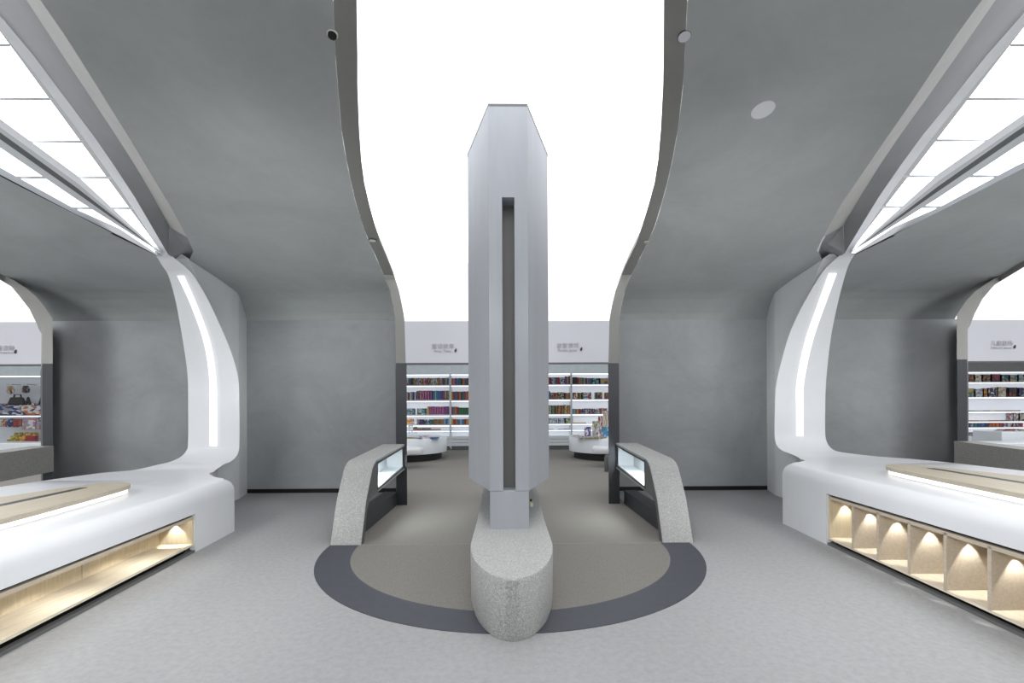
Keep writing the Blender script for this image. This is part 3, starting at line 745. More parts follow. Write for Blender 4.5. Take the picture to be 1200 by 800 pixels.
# ------------------------------------------------------------------ bookcases
YF, YB = 15.35, 15.72
def bx(px, Y=YF): return P(px, HZ, Y).x
def bz(py, Y=YF, px=600): return P(px, py, Y).z
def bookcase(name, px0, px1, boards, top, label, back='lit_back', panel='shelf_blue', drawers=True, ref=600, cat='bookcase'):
    x0, x1 = bx(px0), bx(px1); zt_ = bz(top[0], YF, ref); zp = bz(top[1], YF, ref)
    root = thing(name, label, cat, ((x0+x1)/2, 15.6, 0))
    mb = MB(); mb.box(x0, x1, YB-.02, YB, 0, zp); mb.build('back_panel', M[back], root)
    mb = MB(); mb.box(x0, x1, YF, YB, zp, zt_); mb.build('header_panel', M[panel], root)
    for s in (x0, x1-.03):
        mb = MB(); mb.box(s, s+.03, YF, YB-.02, .09, zp); mb.build('side_panel', M['white_sat'], root)
    mb = MB(); mb.box(x0+.03, x1-.03, YF+.02, YF+.06, zp-.03, zp); mb.build('light_strip', M['glow'], root)
    for y in boards:
        z = bz(y, YF, ref)
        mb = MB(); mb.box(x0+.03, x1-.03, YF, YB-.02, z-.025, z); s = mb.build('shelf', M['white_sat'], root)
        mb = MB(); mb.box(x0+.03, x1-.03, YF+.015, YF+.05, z-.05, z-.026); mb.build('light_strip', M['glow'], s)
    if drawers:
        zd = bz(510.8, YF, ref); n = 3
        for k in range(n):
            a, b = .13+(zd-.13)*k/n, .13+(zd-.13)*(k+1)/n
            mb = MB(); mb.box(x0+.03, x1-.03, YF, YB-.02, a+.012, b); mb.build('drawer', M['white_sat'], root)
        mb = MB(); mb.box(x0+.03, x1-.03, YF+.04, YB-.02, .003, .13); mb.build('toe_kick', M['metal_mid'], root)
    return root
bA = [450.8, 468.6, 485.8, 497.3, 503.6]
bookcase('bookcase', 464, 527.6, bA, (427.5, 438.5), 'white lit bookcase under the fairy tale lettering, left unit beside the jamb')
bookcase('bookcase', 527.8, 598, bA, (427.5, 438.5), 'white lit bookcase just left of the central pillar')
bB = [450.3, 467.8, 485.2, 496.3, 503.3]
bookcase('bookcase', 598.2, 669.5, bB, (426.5, 437.8), 'white lit bookcase just right of the central pillar')
bookcase('bookcase', 669.7, 728, bB, (426.5, 437.8), 'white lit bookcase under the puzzle lettering beside the right jamb')
bookcase('bookcase', 1118, 1240, [447.2, 464.8, 481.6, 493.2, 500.2], (422, 435.8), 'white lit bookcase with face out books in the far right shop', panel='shelf_gray', drawers=True, ref=1165)
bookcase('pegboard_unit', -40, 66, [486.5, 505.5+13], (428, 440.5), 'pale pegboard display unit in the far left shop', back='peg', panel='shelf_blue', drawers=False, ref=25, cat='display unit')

# books -----------------------------------------------------------------
PAL = {'red': (168, 48, 52), 'crimson': (140, 36, 60), 'maroon': (92, 38, 44), 'orange': (208, 112, 44), 'yellow': (216, 178, 66), 'green': (52, 120, 72), 'dark green': (34, 84, 52),
       'teal': (44, 122, 128), 'blue': (58, 120, 178), 'light blue': (142, 188, 216), 'navy': (44, 54, 112), 'purple': (112, 72, 140), 'magenta': (168, 76, 150), 'pink': (196, 112, 160),
       'brown': (112, 74, 52), 'cream': (214, 204, 180), 'white': (226, 228, 230), 'grey': (150, 156, 164), 'black': (38, 36, 38), 'olive': (128, 128, 70), 'tan': (176, 142, 104)}
PAL = {k: tuple(int(c*.84+.16*205) for c in v) for k, v in PAL.items()}
BM = {k: plain('cloth_'+k.replace(' ', '_'), v, .5, noise=.12, scale=30) for k, v in PAL.items()}
def cv(*names): 
    key = 'cover_'+'_'.join(n.replace(' ', '_') for n in names)
    if key not in BM: BM[key] = cover(key, [PAL[n] for n in names])
    return BM[key]
mb = MB()
mb.box(-.5, -.42, 0, 1, 0, 1, 0); mb.box(.42, .5, 0, 1, 0, 1, 0); mb.box(-.5, .5, 0, .06, 0, 1, 0); mb.box(-.42, .42, .06, .95, .03, .97, 1)
tmpl = mb.build('book', [BM['red'], M['paper']]); bookmesh = tmpl.data; D.objects.remove(tmpl)
proto = D.objects.new('book', bookmesh)
ORD = ['first', 'second', 'third', 'fourth', 'fifth', 'sixth', 'seventh', 'eighth', 'ninth', 'tenth', 'eleventh', 'twelfth', 'thirteenth', 'fourteenth', 'fifteenth', 'sixteenth', 'seventeenth', 'eighteenth', 'nineteenth', 'twentieth']
ORD += ['twenty-'+o for o in ORD[:9]]+['thirtieth']+['thirty-'+o for o in ORD[:9]]
def place_book(x0, x1, z0, z1, y, depth, mat, label, group, lean=0):
    o = proto.copy(); col.objects.link(o); o.name = 'book'
    o.scale = (x1-x0, depth, z1-z0); o.location = ((x0+x1)/2, y, z0); o.rotation_euler = (0, lean, 0)
    o.material_slots[0].link = 'OBJECT'; o.material_slots[0].material = mat
    return tag(o, label, 'book', group)
SH = ['top shelf', 'second shelf', 'third shelf', 'fourth shelf', 'fifth shelf']
def row(case, si, spec, ybot, ref, group=None):
    """spec: (px0, px1, pytop, [colours]) runs, upright spines"""
    n = 0; z0 = bz(ybot, YF, ref)+.002
    for px0, px1, pyt, cols in spec:
        w = (px1-px0)/len(cols)
        for k, c in enumerate(cols):
            a, b = bx(px0+w*k)+.003, bx(px0+w*(k+1))-.003
            h = bz(pyt, YF, ref)-z0; h *= random.uniform(.95, 1.0)
            mat = BM[c] if isinstance(c, str) else cv(*c)
            nm = c if isinstance(c, str) else c[0]
            place_book(a, b, z0, z0+h, YF+.03, .24, mat, '%s book, %s from left, %s %s' % (nm, ORD[n], SH[si], case), 'books %s' % case)
            n += 1
cA = 'of the bookcase beside the left jamb'; cB = 'of the bookcase left of the pillar'; cC = 'of the bookcase right of the pillar'; cD = 'of the bookcase beside the right jamb'; cE = 'of the far right shop'
mixa = [('red', 'white'), ('blue', 'teal'), ('black', 'maroon'), ('olive', 'cream', 'brown'), ('brown', 'cream'), ('navy', 'white'), ('yellow', 'olive', 'black'), ('pink', 'cream'), ('red', 'cream', 'black'), ('black', 'cream', 'red'), ('cream', 'olive'), ('white', 'orange', 'teal'), ('green', 'white'), ('brown', 'orange'), ('light blue', 'cream', 'brown'), ('black', 'purple'), 'tan', 'blue']
row(cA, 0, [(475.8, 527, 442.4, mixa)], bA[0], 500)
row(cB, 0, [(528.6, 553, 442.6, ['orange', 'pink', 'purple', 'blue', 'green', 'navy', 'orange', 'teal', 'red', 'blue', 'purple'])], bA[0], 540)
row(cA, 1, [(475.8, 478, 458.8, ['light blue']), (478, 480, 459.5, ['red']), (480, 487.3, 458.5, ['white', 'grey', 'navy', 'white']), (488, 506.5, 457.2, [('purple', 'yellow', 'navy'), ('magenta', 'pink', 'yellow'), ('pink', 'magenta', 'yellow'), ('magenta', 'pink'), ('pink', 'purple', 'orange'), ('magenta', 'purple')]), (507, 520.5, 457.4, ['teal', 'light blue', 'blue', 'blue', 'purple', 'purple']), (521, 526.8, 457.4, [('brown', 'cream'), ('brown', 'tan'), ('brown', 'cream', 'black')])], bA[1], 500)
row(cB, 1, [(528.6, 553, 458.2, ['yellow', 'red', 'purple', 'teal', 'crimson', 'orange', 'navy', 'green', 'purple', 'orange', 'orange', 'light blue', 'olive'])], bA[1], 540)
row(cA, 2, [(476.5, 485.5, 478.2, [('light blue', 'green', 'white')]), (488.7, 499, 478.2, [('light blue', 'white', 'green')]), (500.5, 503, 475.8, ['yellow']), (503, 520, 476, [('pink', 'magenta')]*6), (520, 527, 476, [('magenta', 'purple'), ('purple', 'magenta'), 'purple'])], bA[2], 500)
row(cB, 2, [(528.6, 536.8, 476, ['red', 'blue', 'orange', 'red']), (537, 553, 477, [('dark green', 'green')]*5)], bA[2], 540)
row(cA, 3, [(477.5, 483.5, 490.6, [('orange', 'cream')]), (488, 496, 491, [('purple', 'crimson', 'cream'), ('purple', 'navy')]), (496, 503, 491.3, [('black', 'white', 'navy'), ('navy', 'white')]), (503.5, 508, 491.2, ['teal', 'green']), (508, 519.5, 491, [('olive', 'orange', 'red'), ('orange', 'olive'), ('green', 'orange'), ('olive', 'orange')]), (519.5, 526.8, 490.4, ['light blue', 'blue', 'light blue'])], bA[3], 500)
row(cB, 3, [(528.6, 531, 490.6, ['yellow']), (531, 536, 490.6, ['red', 'orange']), (536, 544, 490.8, ['blue', 'light blue', 'blue']), (544, 553, 490.6, ['red', 'yellow', 'orange', 'green'])], bA[3], 540)
row(cC, 0, [(640, 645.8, 441.6, ['crimson', 'crimson']), (646, 652, 441.8, [('navy', 'light blue', 'grey')]), (652, 656, 441.6, ['red', 'crimson']), (656, 662.3, 441.8, [('navy', 'white', 'olive')]), (662.5, 668.9, 440.6, ['purple', 'tan', 'maroon'])], bB[0], 655)
row(cD, 0, [(670.2, 677, 441.5, ['black', 'black', 'black']), (677, 683, 441.8, ['red', 'tan', 'olive']), (683, 688, 442, ['blue', 'yellow', 'navy']), (688, 694, 442.4, ['pink', 'blue', 'green']), (694.2, 703, 442.3, [('light blue', 'navy', 'green')]), (703.2, 713, 442.5, [('light blue', 'red', 'yellow')])], bB[0], 690)
row(cC, 1, [(640, 645, 457.5, ['blue']), (645.3, 654, 459.3, [('brown', 'red', 'cream'), ('maroon', 'tan'), ('tan', 'red')]), (654, 661.5, 459.3, [('cream', 'green', 'maroon')]), (661.7, 668.9, 459.8, ['navy', 'orange', 'orange', 'green'])], bB[1], 655)
row(cD, 1, [(672, 678.8, 459.4, [('orange', 'white', 'brown')]), (679, 681.6, 459.6, ['olive']), (682, 693.2, 459.5, [('red', 'white', 'teal')]), (698.2, 706.2, 459.4, [('teal', 'black', 'yellow', 'red')]), (709.8, 715, 459.6, [('red', 'green', 'orange')])], bB[1], 690)
row(cC, 2, [(643, 668.5, 474.2, [('olive', 'green', 'cream'), ('green', 'teal', 'red'), ('olive', 'dark green', 'brown'), ('red', 'orange', 'olive'), ('orange', 'brown', 'green'), ('olive', 'orange', 'cream'), ('orange', 'tan', 'green')])], bB[2], 655)
row(cD, 2, [(670.2, 680, 478.6, ['blue', 'light blue', 'olive', 'yellow', 'red']), (680, 703, 478.4, [('navy', 'white', 'red'), ('black', 'white', 'navy'), ('purple', 'white'), ('navy', 'red', 'white'), ('black', 'red', 'white'), ('crimson', 'white', 'navy'), ('navy', 'white'), ('red', 'white')]), (703, 712, 478, [('red', 'white', 'tan'), ('white', 'red')])], bB[2], 690)
row(cC, 3, [(643, 653, 489.4, [('grey', 'light blue', 'white')]), (654.5, 662, 489.3, [('light blue', 'white', 'red')]), (662.5, 669, 489.2, [('olive', 'green', 'cream')])], bB[3], 655)
row(cD, 3, [(670.2, 671.6, 487.5, ['olive'])], bB[3], 690)
mag = [('black', 'brown', 'orange', 'navy'), ('cream', 'white', 'black'), ('brown', 'black', 'tan'), ('crimson', 'red', 'black'), ('teal', 'yellow', 'navy'), ('teal', 'yellow', 'grey'), ('light blue', 'yellow', 'black'), ('red', 'cream')]
bE = [447.2, 464.8, 481.6, 493.2, 500.2]
row(cE, 0, [(1133.8, 1142.9, 438.3, [mag[0]]), (1143.5, 1152, 438.6, [mag[1]]), (1152.3, 1162.5, 438.4, [mag[2]]), (1163, 1174, 438.2, [mag[3]]), (1174.5, 1184, 438.6, [mag[4]]), (1184.3, 1194, 438.6, [mag[5]]), (1194.5, 1203, 438.4, [mag[6]])], bE[0], 1165)
row(cE, 1, [(1134, 1142.6, 454.4, [('tan', 'teal', 'yellow')]), (1143.6, 1153.5, 454.8, [('grey', 'light blue', 'white')]), (1153.8, 1158.6, 454.6, [('orange', 'brown', 'yellow')]), (1159, 1168, 454, [('navy', 'white', 'black')]), (1170, 1181, 452.8, [('cream', 'tan', 'white')]), (1183, 1193.5, 453.6, [('black', 'black', 'brown', 'red')]), (1195, 1204, 454, [('navy', 'grey', 'black')])], bE[1], 1165)
row(cE, 3, [(1188.5, 1195, 483.4, [('grey', 'white', 'red')]), (1195.3, 1203, 483.4, [('cream', 'grey', 'black')])], bE[3], 1165)
row(cE, 4, [(1133.8, 1164, 495.4, [('navy', 'blue'), ('navy', 'grey'), 'teal', ('blue', 'navy'), ('black', 'blue'), 'navy', ('maroon', 'orange')]), (1164, 1176.5, 495.5, [('crimson', 'orange'), 'orange', ('purple', 'red')]), (1177, 1186, 495.3, [('white', 'blue', 'red'), ('light blue', 'white')]), (1188, 1200, 495.6, [('red', 'navy', 'white'), ('navy', 'grey'), 'red'])], bE[4], 1165)
# books lying flat
def flat(px0, px1, py0, py1, Y, c, label, group, ref, depth=.2, base=None):
    z0, z1 = (bz(py1, Y, ref), bz(py0, Y, ref)) if base is None else (base[0], base[1])
    o = proto.copy(); col.objects.link(o); o.name = 'book'
    x0, x1 = P(px0, HZ, Y).x, P(px1, HZ, Y).x
    o.scale = (max(z1-z0, .012), depth, x1-x0); o.rotation_euler = (0, math.pi/2, 0); o.location = (x0, Y, (z0+z1)/2)
    o.material_slots[0].link = 'OBJECT'; o.material_slots[0].material = BM[c] if isinstance(c, str) else cv(*c)
    return tag(o, label, 'book', group)
for k, (a, b, c) in enumerate([(484, 493, 'red'), (493.5, 504.5, 'brown'), (505, 516, 'tan')]):
    flat(a, b, 501.6 if k < 2 else 502.4, 503.5, YF+.03, c, '%s book lying flat, %s from the left lowest shelf beside the left jamb' % (c, ORD[k]), 'flat books on the lowest left shelf', 500)
for k, (a, b, c) in enumerate([(643, 649, 'grey'), (654, 660, 'light blue'), (661, 668, 'purple')]):
    flat(a, b, 502.5, 503.2, YF+.03, c, '%s book lying flat, %s from left, lowest shelf right of the pillar' % (c, ORD[k]), 'flat books right of the pillar', 655)
flat(671.5, 687, 495, 496.2, YF+.03, ('olive', 'yellow'), 'olive book lying flat on the fourth shelf beside the right jamb', 'flat books right of the pillar', 690)
for k, (a, b, c) in enumerate([(1134, 1142, 'teal'), (1143, 1151, 'light blue'), (1152, 1160, 'purple'), (1166, 1174, 'tan'), (1175, 1183, 'red'), (1184, 1196, 'olive')]):
    flat(a, b, 480.6, 481.5, YF+.03, c, '%s book lying flat, %s from left, third shelf, far right shop' % (c, ORD[k]), 'flat books of the far right shop', 1165)
for k, (a, b, c) in enumerate([(1135, 1147, 'orange'), (1149, 1158, 'cream'), (1159, 1171, 'orange'), (1172, 1184, 'olive')]):
    flat(a, b, 492.2, 493.1, YF+.03, c, '%s book lying flat, %s from left, fourth shelf, far right shop' % (c, ORD[k]), 'flat books of the far right shop', 1165)

# ------------------------------------------------------------------ round counters, stools and what is on them
def counter(cx, label):
    root = thing('round_counter', label, 'counter', (cx, 12.65, 0))
    def ell(prof, nm, mat):
        mb = MB(); mb.lathe(prof, c=(cx, 12.65), n=64); mb.build(nm, mat, root, smooth=40)
    ell([(1.16, .003), (1.16, .19)], 'dark_base', M['black'])
    ell([(1.22, .19), (1.29, .2), (1.3, .24), (1.3, .58), (1.28, .61), (1.25, .615)], 'counter_body', M['white_sat'])
    return root
counter(-3.06, 'low round white counter behind the left display case'); counter(3.06, 'low round white counter behind the right display case')
def stool(cx, label):
    root = thing('round_stool', label, 'stool', (cx, 10.5, 0))
    mb = MB(); mb.prism_z([(cx-.08, 10.55), (cx+.08, 10.55), (cx*1.04+.08, 11.58), (cx*1.04-.08, 11.58)], .30, .36); mb.build('bracket', M['white_sat'], root)
    mb = MB(); mb.lathe([(.30, .33), (.34, .345), (.35, .40), (.345, .45), (.31, .485), (.2, .495)], c=(cx, 10.5)); mb.build('cushion', M['white'], root, smooth=50)
stool(-2.36, 'round white seat fixed in front of the left round counter'); stool(2.34, 'round white seat fixed in front of the right round counter')
# stand on left counter
YC = 11.75; ZC = .617
def cx_(px, Y=YC): return P(px, HZ, Y).x
for k, (a, b, c, dz, Y) in enumerate([(476, 486, 'olive', 0, 11.75), (483.5, 494, ('grey', 'navy', 'white'), 0, 11.6), (491, 500, ('purple', 'white'), 0, 12.15), (498, 505, ('pink', 'cream'), 0, 11.9), (504, 514, 'blue', 0, 11.8), (489, 497, 'white', .03, 12.2)]):
    flat(a, b, 0, 0, Y, c, '%s book lying on the left round counter, %s from the left' % (c if isinstance(c, str) else c[0], ORD[k]), 'books on the left round counter', 490, .26, (ZC+dz, ZC+dz+.028))
root = thing('toy_plant', 'small white toy plant with green leaves on the left round counter', 'toy', (cx_(481), 12.0, ZC))
mb = MB(); mb.lathe([(.05, ZC), (.06, ZC+.02), (.015, ZC+.03), (.012, ZC+.42)], c=(cx_(481), 12.0), n=16); mb.build('stem', M['white_sat'], root, smooth=40)
for k in range(7):
    mb = MB(); a = k*2.2; z = ZC+.12+.05*k; x = cx_(481); r = .1
    mb.add([(x, 12.0, z), (x+r*math.cos(a)-.03, 12.0+.05*math.sin(a), z+.05), (x+1.3*r*math.cos(a), 12.0+.1*math.sin(a), z+.03), (x+r*math.cos(a)+.03, 12.0+.05*math.sin(a), z-.01)], [(0, 1, 2, 3)])
    mb.build('leaf', BM['green'] if k % 2 else BM['white'], root)
root = thing('display_riser', 'small white riser holding an orange box behind the left jamb', 'stand', (cx_(479.5, 12.6), 12.6, ZC))
xx = cx_(479.5, 12.6)
mb = MB(); mb.lathe([(.07, ZC), (.07, ZC+.02), (.02, ZC+.03), (.02, ZC+.33), (.13, ZC+.34), (.13, ZC+.36)], c=(xx, 12.6), n=24); mb.build('riser', M['white_sat'], root, smooth=30)
mb = MB(); mb.box(xx-.1, xx+.09, 12.5, 12.7, ZC+.362, ZC+.51); o = mb.build('toy_box', cv('orange', 'cream', 'yellow'), bevel=.006); tag(o, 'orange toy box standing on the small white riser', 'box')
# boxes on right counter
def upright(px0, px1, py0, py1, Y, mat, name, label, cat, lean=0):
    a, b = P(px0, py1, Y), P(px1, py0, Y)
    root = thing(name, label, cat, ((a.x+b.x)/2, Y, ZC))
    mb = MB(); mb.box(a.x, b.x, Y, Y+.05, ZC+.02, b.z); mb.build('front_card', mat, root, bevel=.004)
    mb = MB(); mb.box(a.x+.01, b.x-.01, Y-.02, Y+.12, ZC, ZC+.02); mb.build('foot', M['white_sat'], root)
    mb = MB(); mb.prism_x([(Y+.05, ZC+.02), (Y+.05, ZC+.7*(b.z-ZC)+ZC*.0+.0 if False else b.z-.05), (Y+.11, ZC+.02)], (a.x+b.x)/2-.008, (a.x+b.x)/2+.008); mb.build('strut', M['white_sat'], root)
upright(685, 692.5, 500, 508.5, 12.0, cv('navy', 'purple', 'white'), 'display_card', 'blue display card on the right round counter, leftmost', 'display card')
upright(694.5, 703, 493.2, 508.5, 12.2, cv('grey', 'cream', 'olive'), 'display_card', 'tall grey display card on the right round counter', 'display card')
upright(699, 706, 499.5, 508.5, 11.9, cv('grey', 'white', 'red'), 'display_card', 'pale card with red detail on the right round counter', 'display card')
upright(706, 713, 499.5, 508.5, 11.85, cv('blue', 'light blue', 'teal'), 'display_card', 'light blue display card on the right round counter beside the jamb', 'display card')
upright(707.3, 713, 481, 508, 12.7, cv('grey', 'tan', 'cream'), 'display_card', 'tallest brown grey card on the right round counter beside the jamb', 'display card')
upright(701.3, 706.5, 487.5, 508, 12.9, cv('red', 'white', 'crimson'), 'display_card', 'red and white display card behind others on the right round counter', 'display card')
for k, (a, b, c, Y) in enumerate([(671.5, 679, ('grey', 'cream'), 12.3), (675, 684, ('tan', 'white', 'black'), 11.75), (686, 694, ('tan', 'cream'), 11.6), (695.5, 702, ('olive', 'tan'), 11.5), (703.5, 711, ('grey', 'tan'), 11.5)]):
    flat(a, b, 0, 0, Y, c, '%s book lying on the right round counter, %s from the left' % (c[0], ORD[k]), 'books on the right round counter', 690, .24, (ZC, ZC+.035))
p0 = P(711.5, 550, 9.6)
root = thing('small_bin', 'small grey rounded bin half hidden by the right jamb', 'bin', (p0.x, 9.6, 0))
mb = MB(); mb.lathe([(.05, .003), (.06, .02), (.06, .30), (.05, .335)], c=(p0.x, 9.6), n=24); mb.build('bin_body', M['metal_mid'], root, smooth=40)
mb = MB(); mb.lathe([(.05, .335), (.045, .352), (.02, .36)], c=(p0.x, 9.6), n=24); mb.build('bin_lid', M['track'], root, smooth=40)

# far right counters
def sidecounter(px0, px1, pyt, Y, z1, label):
    x0, x1 = P(px0, HZ, Y).x, P(px1, HZ, Y).x
    root = thing('white_counter', label, 'counter', ((x0+x1)/2, Y+.4, 0))
    mb = MB(); mb.box(x0, x1, Y, Y+.8, .1, z1); mb.build('counter_body', M['white_sat'], root, bevel=.02)
    mb = MB(); mb.box(x0+.06, x1-.06, Y+.06, Y+.74, .003, .1); mb.build('toe_kick', M['metal'], root)
    return z1
zA = bz(510.5, 13.2, 1150); sidecounter(1120, 1172.8, 510.5, 13.2, zA, 'white counter with flat books in the far right shop, left one')
zB = bz(505.5, 12.4, 1185); sidecounter(1174, 1240, 507, 12.4, zB, 'taller white counter at the right edge in the far right shop')
zC = bz(519, 11.3, 1165); sidecounter(1128, 1260, 519, 11.3, zC, 'low white counter nearest the far right divider')
for k, (a, b, c, dz) in enumerate([(1134, 1145, ('navy', 'white', 'red'), 0), (1139, 1150, 'white', .03), (1146, 1158, ('red', 'grey', 'white'), 0), (1134, 1152, ('teal', 'brown'), .06), (1156, 1168, ('brown', 'cream'), 0)]):
    flat(a, b, 0, 0, 13.3+.04*k, c, '%s book, %s in the pile on the left white counter, far right shop' % (c if isinstance(c, str) else c[0], ORD[k]), 'books on the far right counter', 1150, .25, (zA+dz+.001, zA+dz+.03))
for k, (a, b, c, dz) in enumerate([(1176, 1188, ('cream', 'red', 'navy'), 0), (1186, 1197, ('grey', 'black', 'white'), 0), (1178, 1190, ('black', 'red'), .03), (1194, 1206, ('red', 'cream', 'black'), 0), (1190, 1201, ('brown', 'white'), .035)]):
    flat(a, b, 0, 0, 12.5+.03*k, c, '%s book lying on the taller white counter at the right edge, %s in the pile' % (c[0], ORD[k]), 'books on the taller far right counter', 1190, .25, (zB+dz+.001, zB+dz+.03))

# far left shop goods
YL = 15.3
def lp(px, py, Y=YL): return P(px, py, Y)
def pack(px0, px1, py0, py1, mat, label):
    a, b = lp(px0, py1), lp(px1, py0); c = (a.x+b.x)/2; w = b.x-a.x; h = b.z-a.z
    root = thing('hanging_pack', label, 'pack', (c, YL, a.z), 'packs hanging on the far left pegboard')
    mb = MB(); mb.prism_x([(YL, b.z-.25*h), (YL, b.z), (YL+.01, b.z), (YL+.01, b.z-.25*h)], c-w*.32, c+w*.32); mb.build('header_card', M['white_sat'], root)
    mb = MB(); mb.lathe([(.02, a.z), (w*.42, a.z+.08*h), (w*.5, a.z+.35*h), (w*.4, a.z+.62*h), (w*.25, a.z+.76*h)], c=(c, YL+w*.2), n=20); 
    mb.v = [(x, YL+.07+(y-YL-w*.2)*.35, z) for x, y, z in mb.v]; mb.build('goods', mat, root, smooth=60)
    mb = MB(); mb.box(c-.008, c+.008, YL, YB-.02, b.z-.04, b.z-.025); mb.build('hook', M['metal_mid'], root)
pack(5, 14.5, 449, 461.5, cv('tan', 'brown', 'cream', 'white'), 'tan hanging pack on the far left pegboard, leftmost of the top row')
pack(23, 32.5, 448.8, 460.5, cv('black', 'grey', 'brown'), 'black hanging pack on the far left pegboard, middle of the top row')
pack(45, 53, 449, 461, cv('black', 'white', 'grey'), 'black and white hanging pack beside the far left jamb')
def crate(px0, px1, py0, py1, Y, mat, label):
    a, b = P(px0, py1, Y), P(px1, py0, Y); a.z = bz(486.5, YF, 25)+.001
    root = thing('crate', label, 'crate', ((a.x+b.x)/2, Y, a.z)); t = .015
    mb = MB(); mb.box(a.x, b.x, Y, Y+t, a.z, b.z); mb.build('front_panel', mat, root)
    mb = MB(); mb.box(a.x, b.x, Y+.3-t, Y+.3, a.z, b.z); mb.box(a.x, a.x+t, Y+t, Y+.3-t, a.z, b.z); mb.box(b.x-t, b.x, Y+t, Y+.3-t, a.z, b.z); mb.box(a.x+t, b.x-t, Y+t, Y+.3-t, a.z, a.z+t); mb.build('shell', BM['navy'], root)
    return root, a, b
for k, (a, b, c) in enumerate([(-8, 24.5, ('navy', 'white', 'grey')), (25, 48, ('navy', 'orange', 'white'))]):
    r, p, q = crate(a, b, 474.5, 486.4, 15.37, cv(*c), ['blue crate of white striped goods on the far left shelf', 'blue crate with orange goods on the far left shelf beside the jamb'][k])
    for j in range(7 if k == 0 else 5):
        x = p.x+(q.x-p.x)*(j+.5)/(7 if k == 0 else 5)
        mb = MB(); mb.box(x-.045, x+.045, 15.42, 15.57, p.z+.016, q.z+.06); o = mb.build('card_pack', cv(*[('white', 'navy'), ('grey', 'blue'), ('orange', 'tan')][(j+k) % 3]), bevel=.006)
        tag(o, '%s from left of the card packs standing in the %s blue crate' % (ORD[j], ['larger', 'orange fronted'][k]), 'pack', 'card packs in the blue crates')
# dark bag on top of crate
a, b = P(5, 474, 15.3), P(25, 465, 15.3)
root = thing('black_bag', 'black shoulder bag lying above the blue crate in the far left shop', 'bag', ((a.x+b.x)/2, 15.3, a.z))
mb = MB(); c = (a.x+b.x)/2; w = b.x-a.x
mb.prism_x([(15.36, a.z), (15.5, a.z), (15.48, b.z), (15.38, b.z)], a.x, b.x); 
mb.v = [(c+(x-c)*(.7 if z > a.z+.05 else 1), y, z) for x, y, z in mb.v]; mb.build('bag_body', BM['black'], root, bevel=.04)
mb = MB(); pr_ = [(c-.22*w, b.z-.02), (c-.18*w, b.z+.10), (c+.18*w, b.z+.10), (c+.22*w, b.z-.02)]
for (x0, z0), (x1, z1) in zip(pr_, pr_[1:]): mb.hexa([(x0, 15.42, z0), (x0+.03, 15.42, z0-.02), (x1+.03, 15.42, z1-.02), (x1, 15.42, z1)], [(x0, 15.45, z0), (x0+.03, 15.45, z0-.02), (x1+.03, 15.45, z1-.02), (x1, 15.45, z1)])
mb.build('handle', BM['black'], root)
def tri(px0, px1, py0, py1, label):
    a, b = P(px0, py1, 15.4), P(px1, py0, 15.4); c = (a.x+b.x)/2; w = (b.x-a.x)/2; t = .045
    mb = MB()
    for s in (-1, 1): mb.hexa([(c+s*w, 15.4, a.z), (c+s*(w-t*1.4), 15.4, a.z), (c-s*.01, 15.4, b.z-t), (c, 15.4, b.z)], [(c+s*w, 15.46, a.z), (c+s*(w-t*1.4), 15.46, a.z), (c-s*.01, 15.46, b.z-t), (c, 15.46, b.z)])
    tag(mb.build('bag_strap', BM['black']), label, 'strap')
tri(28.5, 35.5, 464.8, 474.5, 'black peaked bag strap standing above the orange fronted crate'); tri(44, 51, 464.8, 474.5, 'black peaked bag strap half hidden by the far left jamb')
for k, (px0, px1, py0, py1, c) in enumerate([(0.5, 7, 490.5, 500, ('cream', 'olive', 'red')), (7.5, 14.5, 490.3, 500.5, ('navy', 'light blue', 'black')), (14.8, 20, 490.5, 500.5, ('red', 'brown', 'crimson')), (20.3, 25, 490.5, 499.5, ('crimson', 'olive', 'red')), (26, 41, 489.5, 503, ('grey', 'pink', 'white', 'orange')), (45, 50, 488, 494, ('tan', 'navy')), (45.3, 50, 496, 503, ('red', 'grey'))]):
    a, b = P(px0, py1, 15.3), P(px1, py0, 15.3)
    root = thing('hanging_pack', '%s hanging pack on the far left pegboard, %s from the left in the lower rows' % (c[0], ORD[k]), 'pack', ((a.x+b.x)/2, 15.3, a.z), 'packs hanging on the far left pegboard')
    mb = MB(); mb.box(a.x, b.x, 15.3, 15.36, a.z, b.z); mb.build('packet', cv(*c), root, bevel=.01)
    mb = MB(); mb.box((a.x+b.x)/2-.008, (a.x+b.x)/2+.008, 15.36, YB-.02, b.z-.04, b.z-.02); mb.build('hook', M['metal_mid'], root)
k = 0
for rowi, (y0, y1, xs_) in enumerate([(513.5, 517.5, [(8, 18), (19, 29), (30, 40.5)]), (509.5, 513.2, [(12, 21), (21.5, 30), (30.5, 40.8)]), (505.3, 509.2, [(16, 26), (27, 41)])]):
    for j, (x0, x1) in enumerate(xs_):
        a, b = P(x0, y1, 15.36+.04*rowi), P(x1, y0, 15.36+.04*rowi); z_ = bz(518.5, YF, 25)+.001+.115*rowi; a.z, b.z = z_, z_+.113
        c = [('green', 'yellow'), ('red', 'yellow'), ('crimson', 'red')][j] if rowi < 2 else [('yellow', 'green', 'dark green'), ('yellow', 'crimson', 'olive')][j]
        mb = MB(); mb.box(a.x, b.x, a.y, a.y+.12, a.z, b.z); o = mb.build('snack_box', cv(*c), bevel=.006)
        tag(o, '%s small box, %s from left in the %s row of the stepped stack far left' % (c[0], ORD[j], ['bottom', 'middle', 'top'][rowi]), 'box', 'stepped stack of boxes in the far left shop'); k += 1
zl = bz(519, 12.8, 20)
x0, x1 = P(-60, HZ, 12.8).x, P(64, HZ, 12.8).x
root = thing('white_counter', 'long low white counter in the far left shop behind the divider', 'counter', ((x0+x1)/2, 13.2, 0))
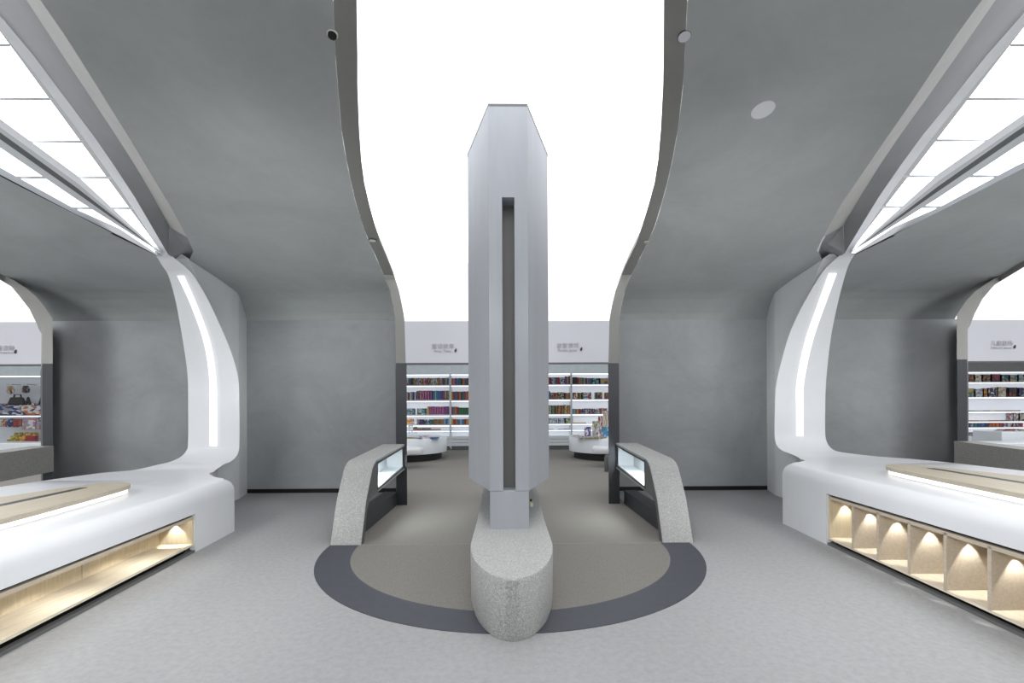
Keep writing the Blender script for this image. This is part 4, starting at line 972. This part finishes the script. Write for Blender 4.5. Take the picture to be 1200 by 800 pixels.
mb = MB(); mb.box(x0, x1, 12.8, 13.6, .1, zl); mb.build('counter_body', M['white_sat'], root, bevel=.02)
mb = MB(); mb.box(x0+.06, x1-.06, 12.86, 13.54, .003, .1); mb.build('toe_kick', M['metal'], root)

# ------------------------------------------------------------------ light
w = D.worlds.new('world'); scene.world = w; w.use_nodes = True
w.node_tree.nodes['Background'].inputs[0].default_value = (.95, .97, 1, 1); w.node_tree.nodes['Background'].inputs[1].default_value = .40
def area(loc, rot, sx, sy, e, c=(1, 1, 1)):
    l = D.lights.new('added_fill', 'AREA'); l.shape = 'RECTANGLE'; l.size = sx; l.size_y = sy; l.energy = e; l.color = c  # unseen fill lamp added for brightness, not a fitting of the place
    o = D.objects.new('added_fill', l); col.objects.link(o); o.location = loc; o.rotation_euler = rot
def aim(loc, to, sx, sy, e, spread=180):
    area(loc, (0, 0, 0), sx, sy, e); o = col.objects[-1]; o.data.spread = math.radians(spread)
    o.rotation_euler = (Vector(to)-Vector(loc)).to_track_quat('-Z', 'Y').to_euler()
for sg in (-1, 1):  # added out-of-view fills for piers, walls, vaults and benches
    aim((sg*2.2, .6, 2.4), (-sg*4.1, 6.8, 1.6), .3, .3, 1.5, 16)
    aim((sg*1.3, .5, 2.7), (sg*6.95, 7.2, 1.8), .4, .4, 2.6, 20)
    aim((sg*5.9, .9, 2.6), (sg*6.3, 7.2, 2.3), 1.8, .5, 26, 90)
    aim((sg*4.2, .9, 3.6), (sg*4.1, 2.2, 0), 1.8, 1.2, 66, 130)
    aim((sg*1.5, .4, 1.5), (sg*2.5, 6.6, 3.35), 1.2, .4, 9, 44)
    aim((-sg*.6, .3, 2.3), (sg*3.0, 3.4, .3), .5, .5, 7, 42)
area((0, -.2, 3.6), (0, 0, 0), 7, 2.4, 72)  # added overhead fill above the viewer
for x in (-15.5, 0, 15.5): area((x, 13.4, 3.2), (math.radians(40), 0, 0), 9, 1.2, 30)  # added fills over the shop, turned towards the bookcase headers
scene.view_settings.view_transform = 'Standard'; scene.view_settings.look = 'None'
scene.view_settings.exposure = 0; scene.view_settings.gamma = 1
scene.cycles.use_denoising = True
scene.cycles.max_bounces = 8
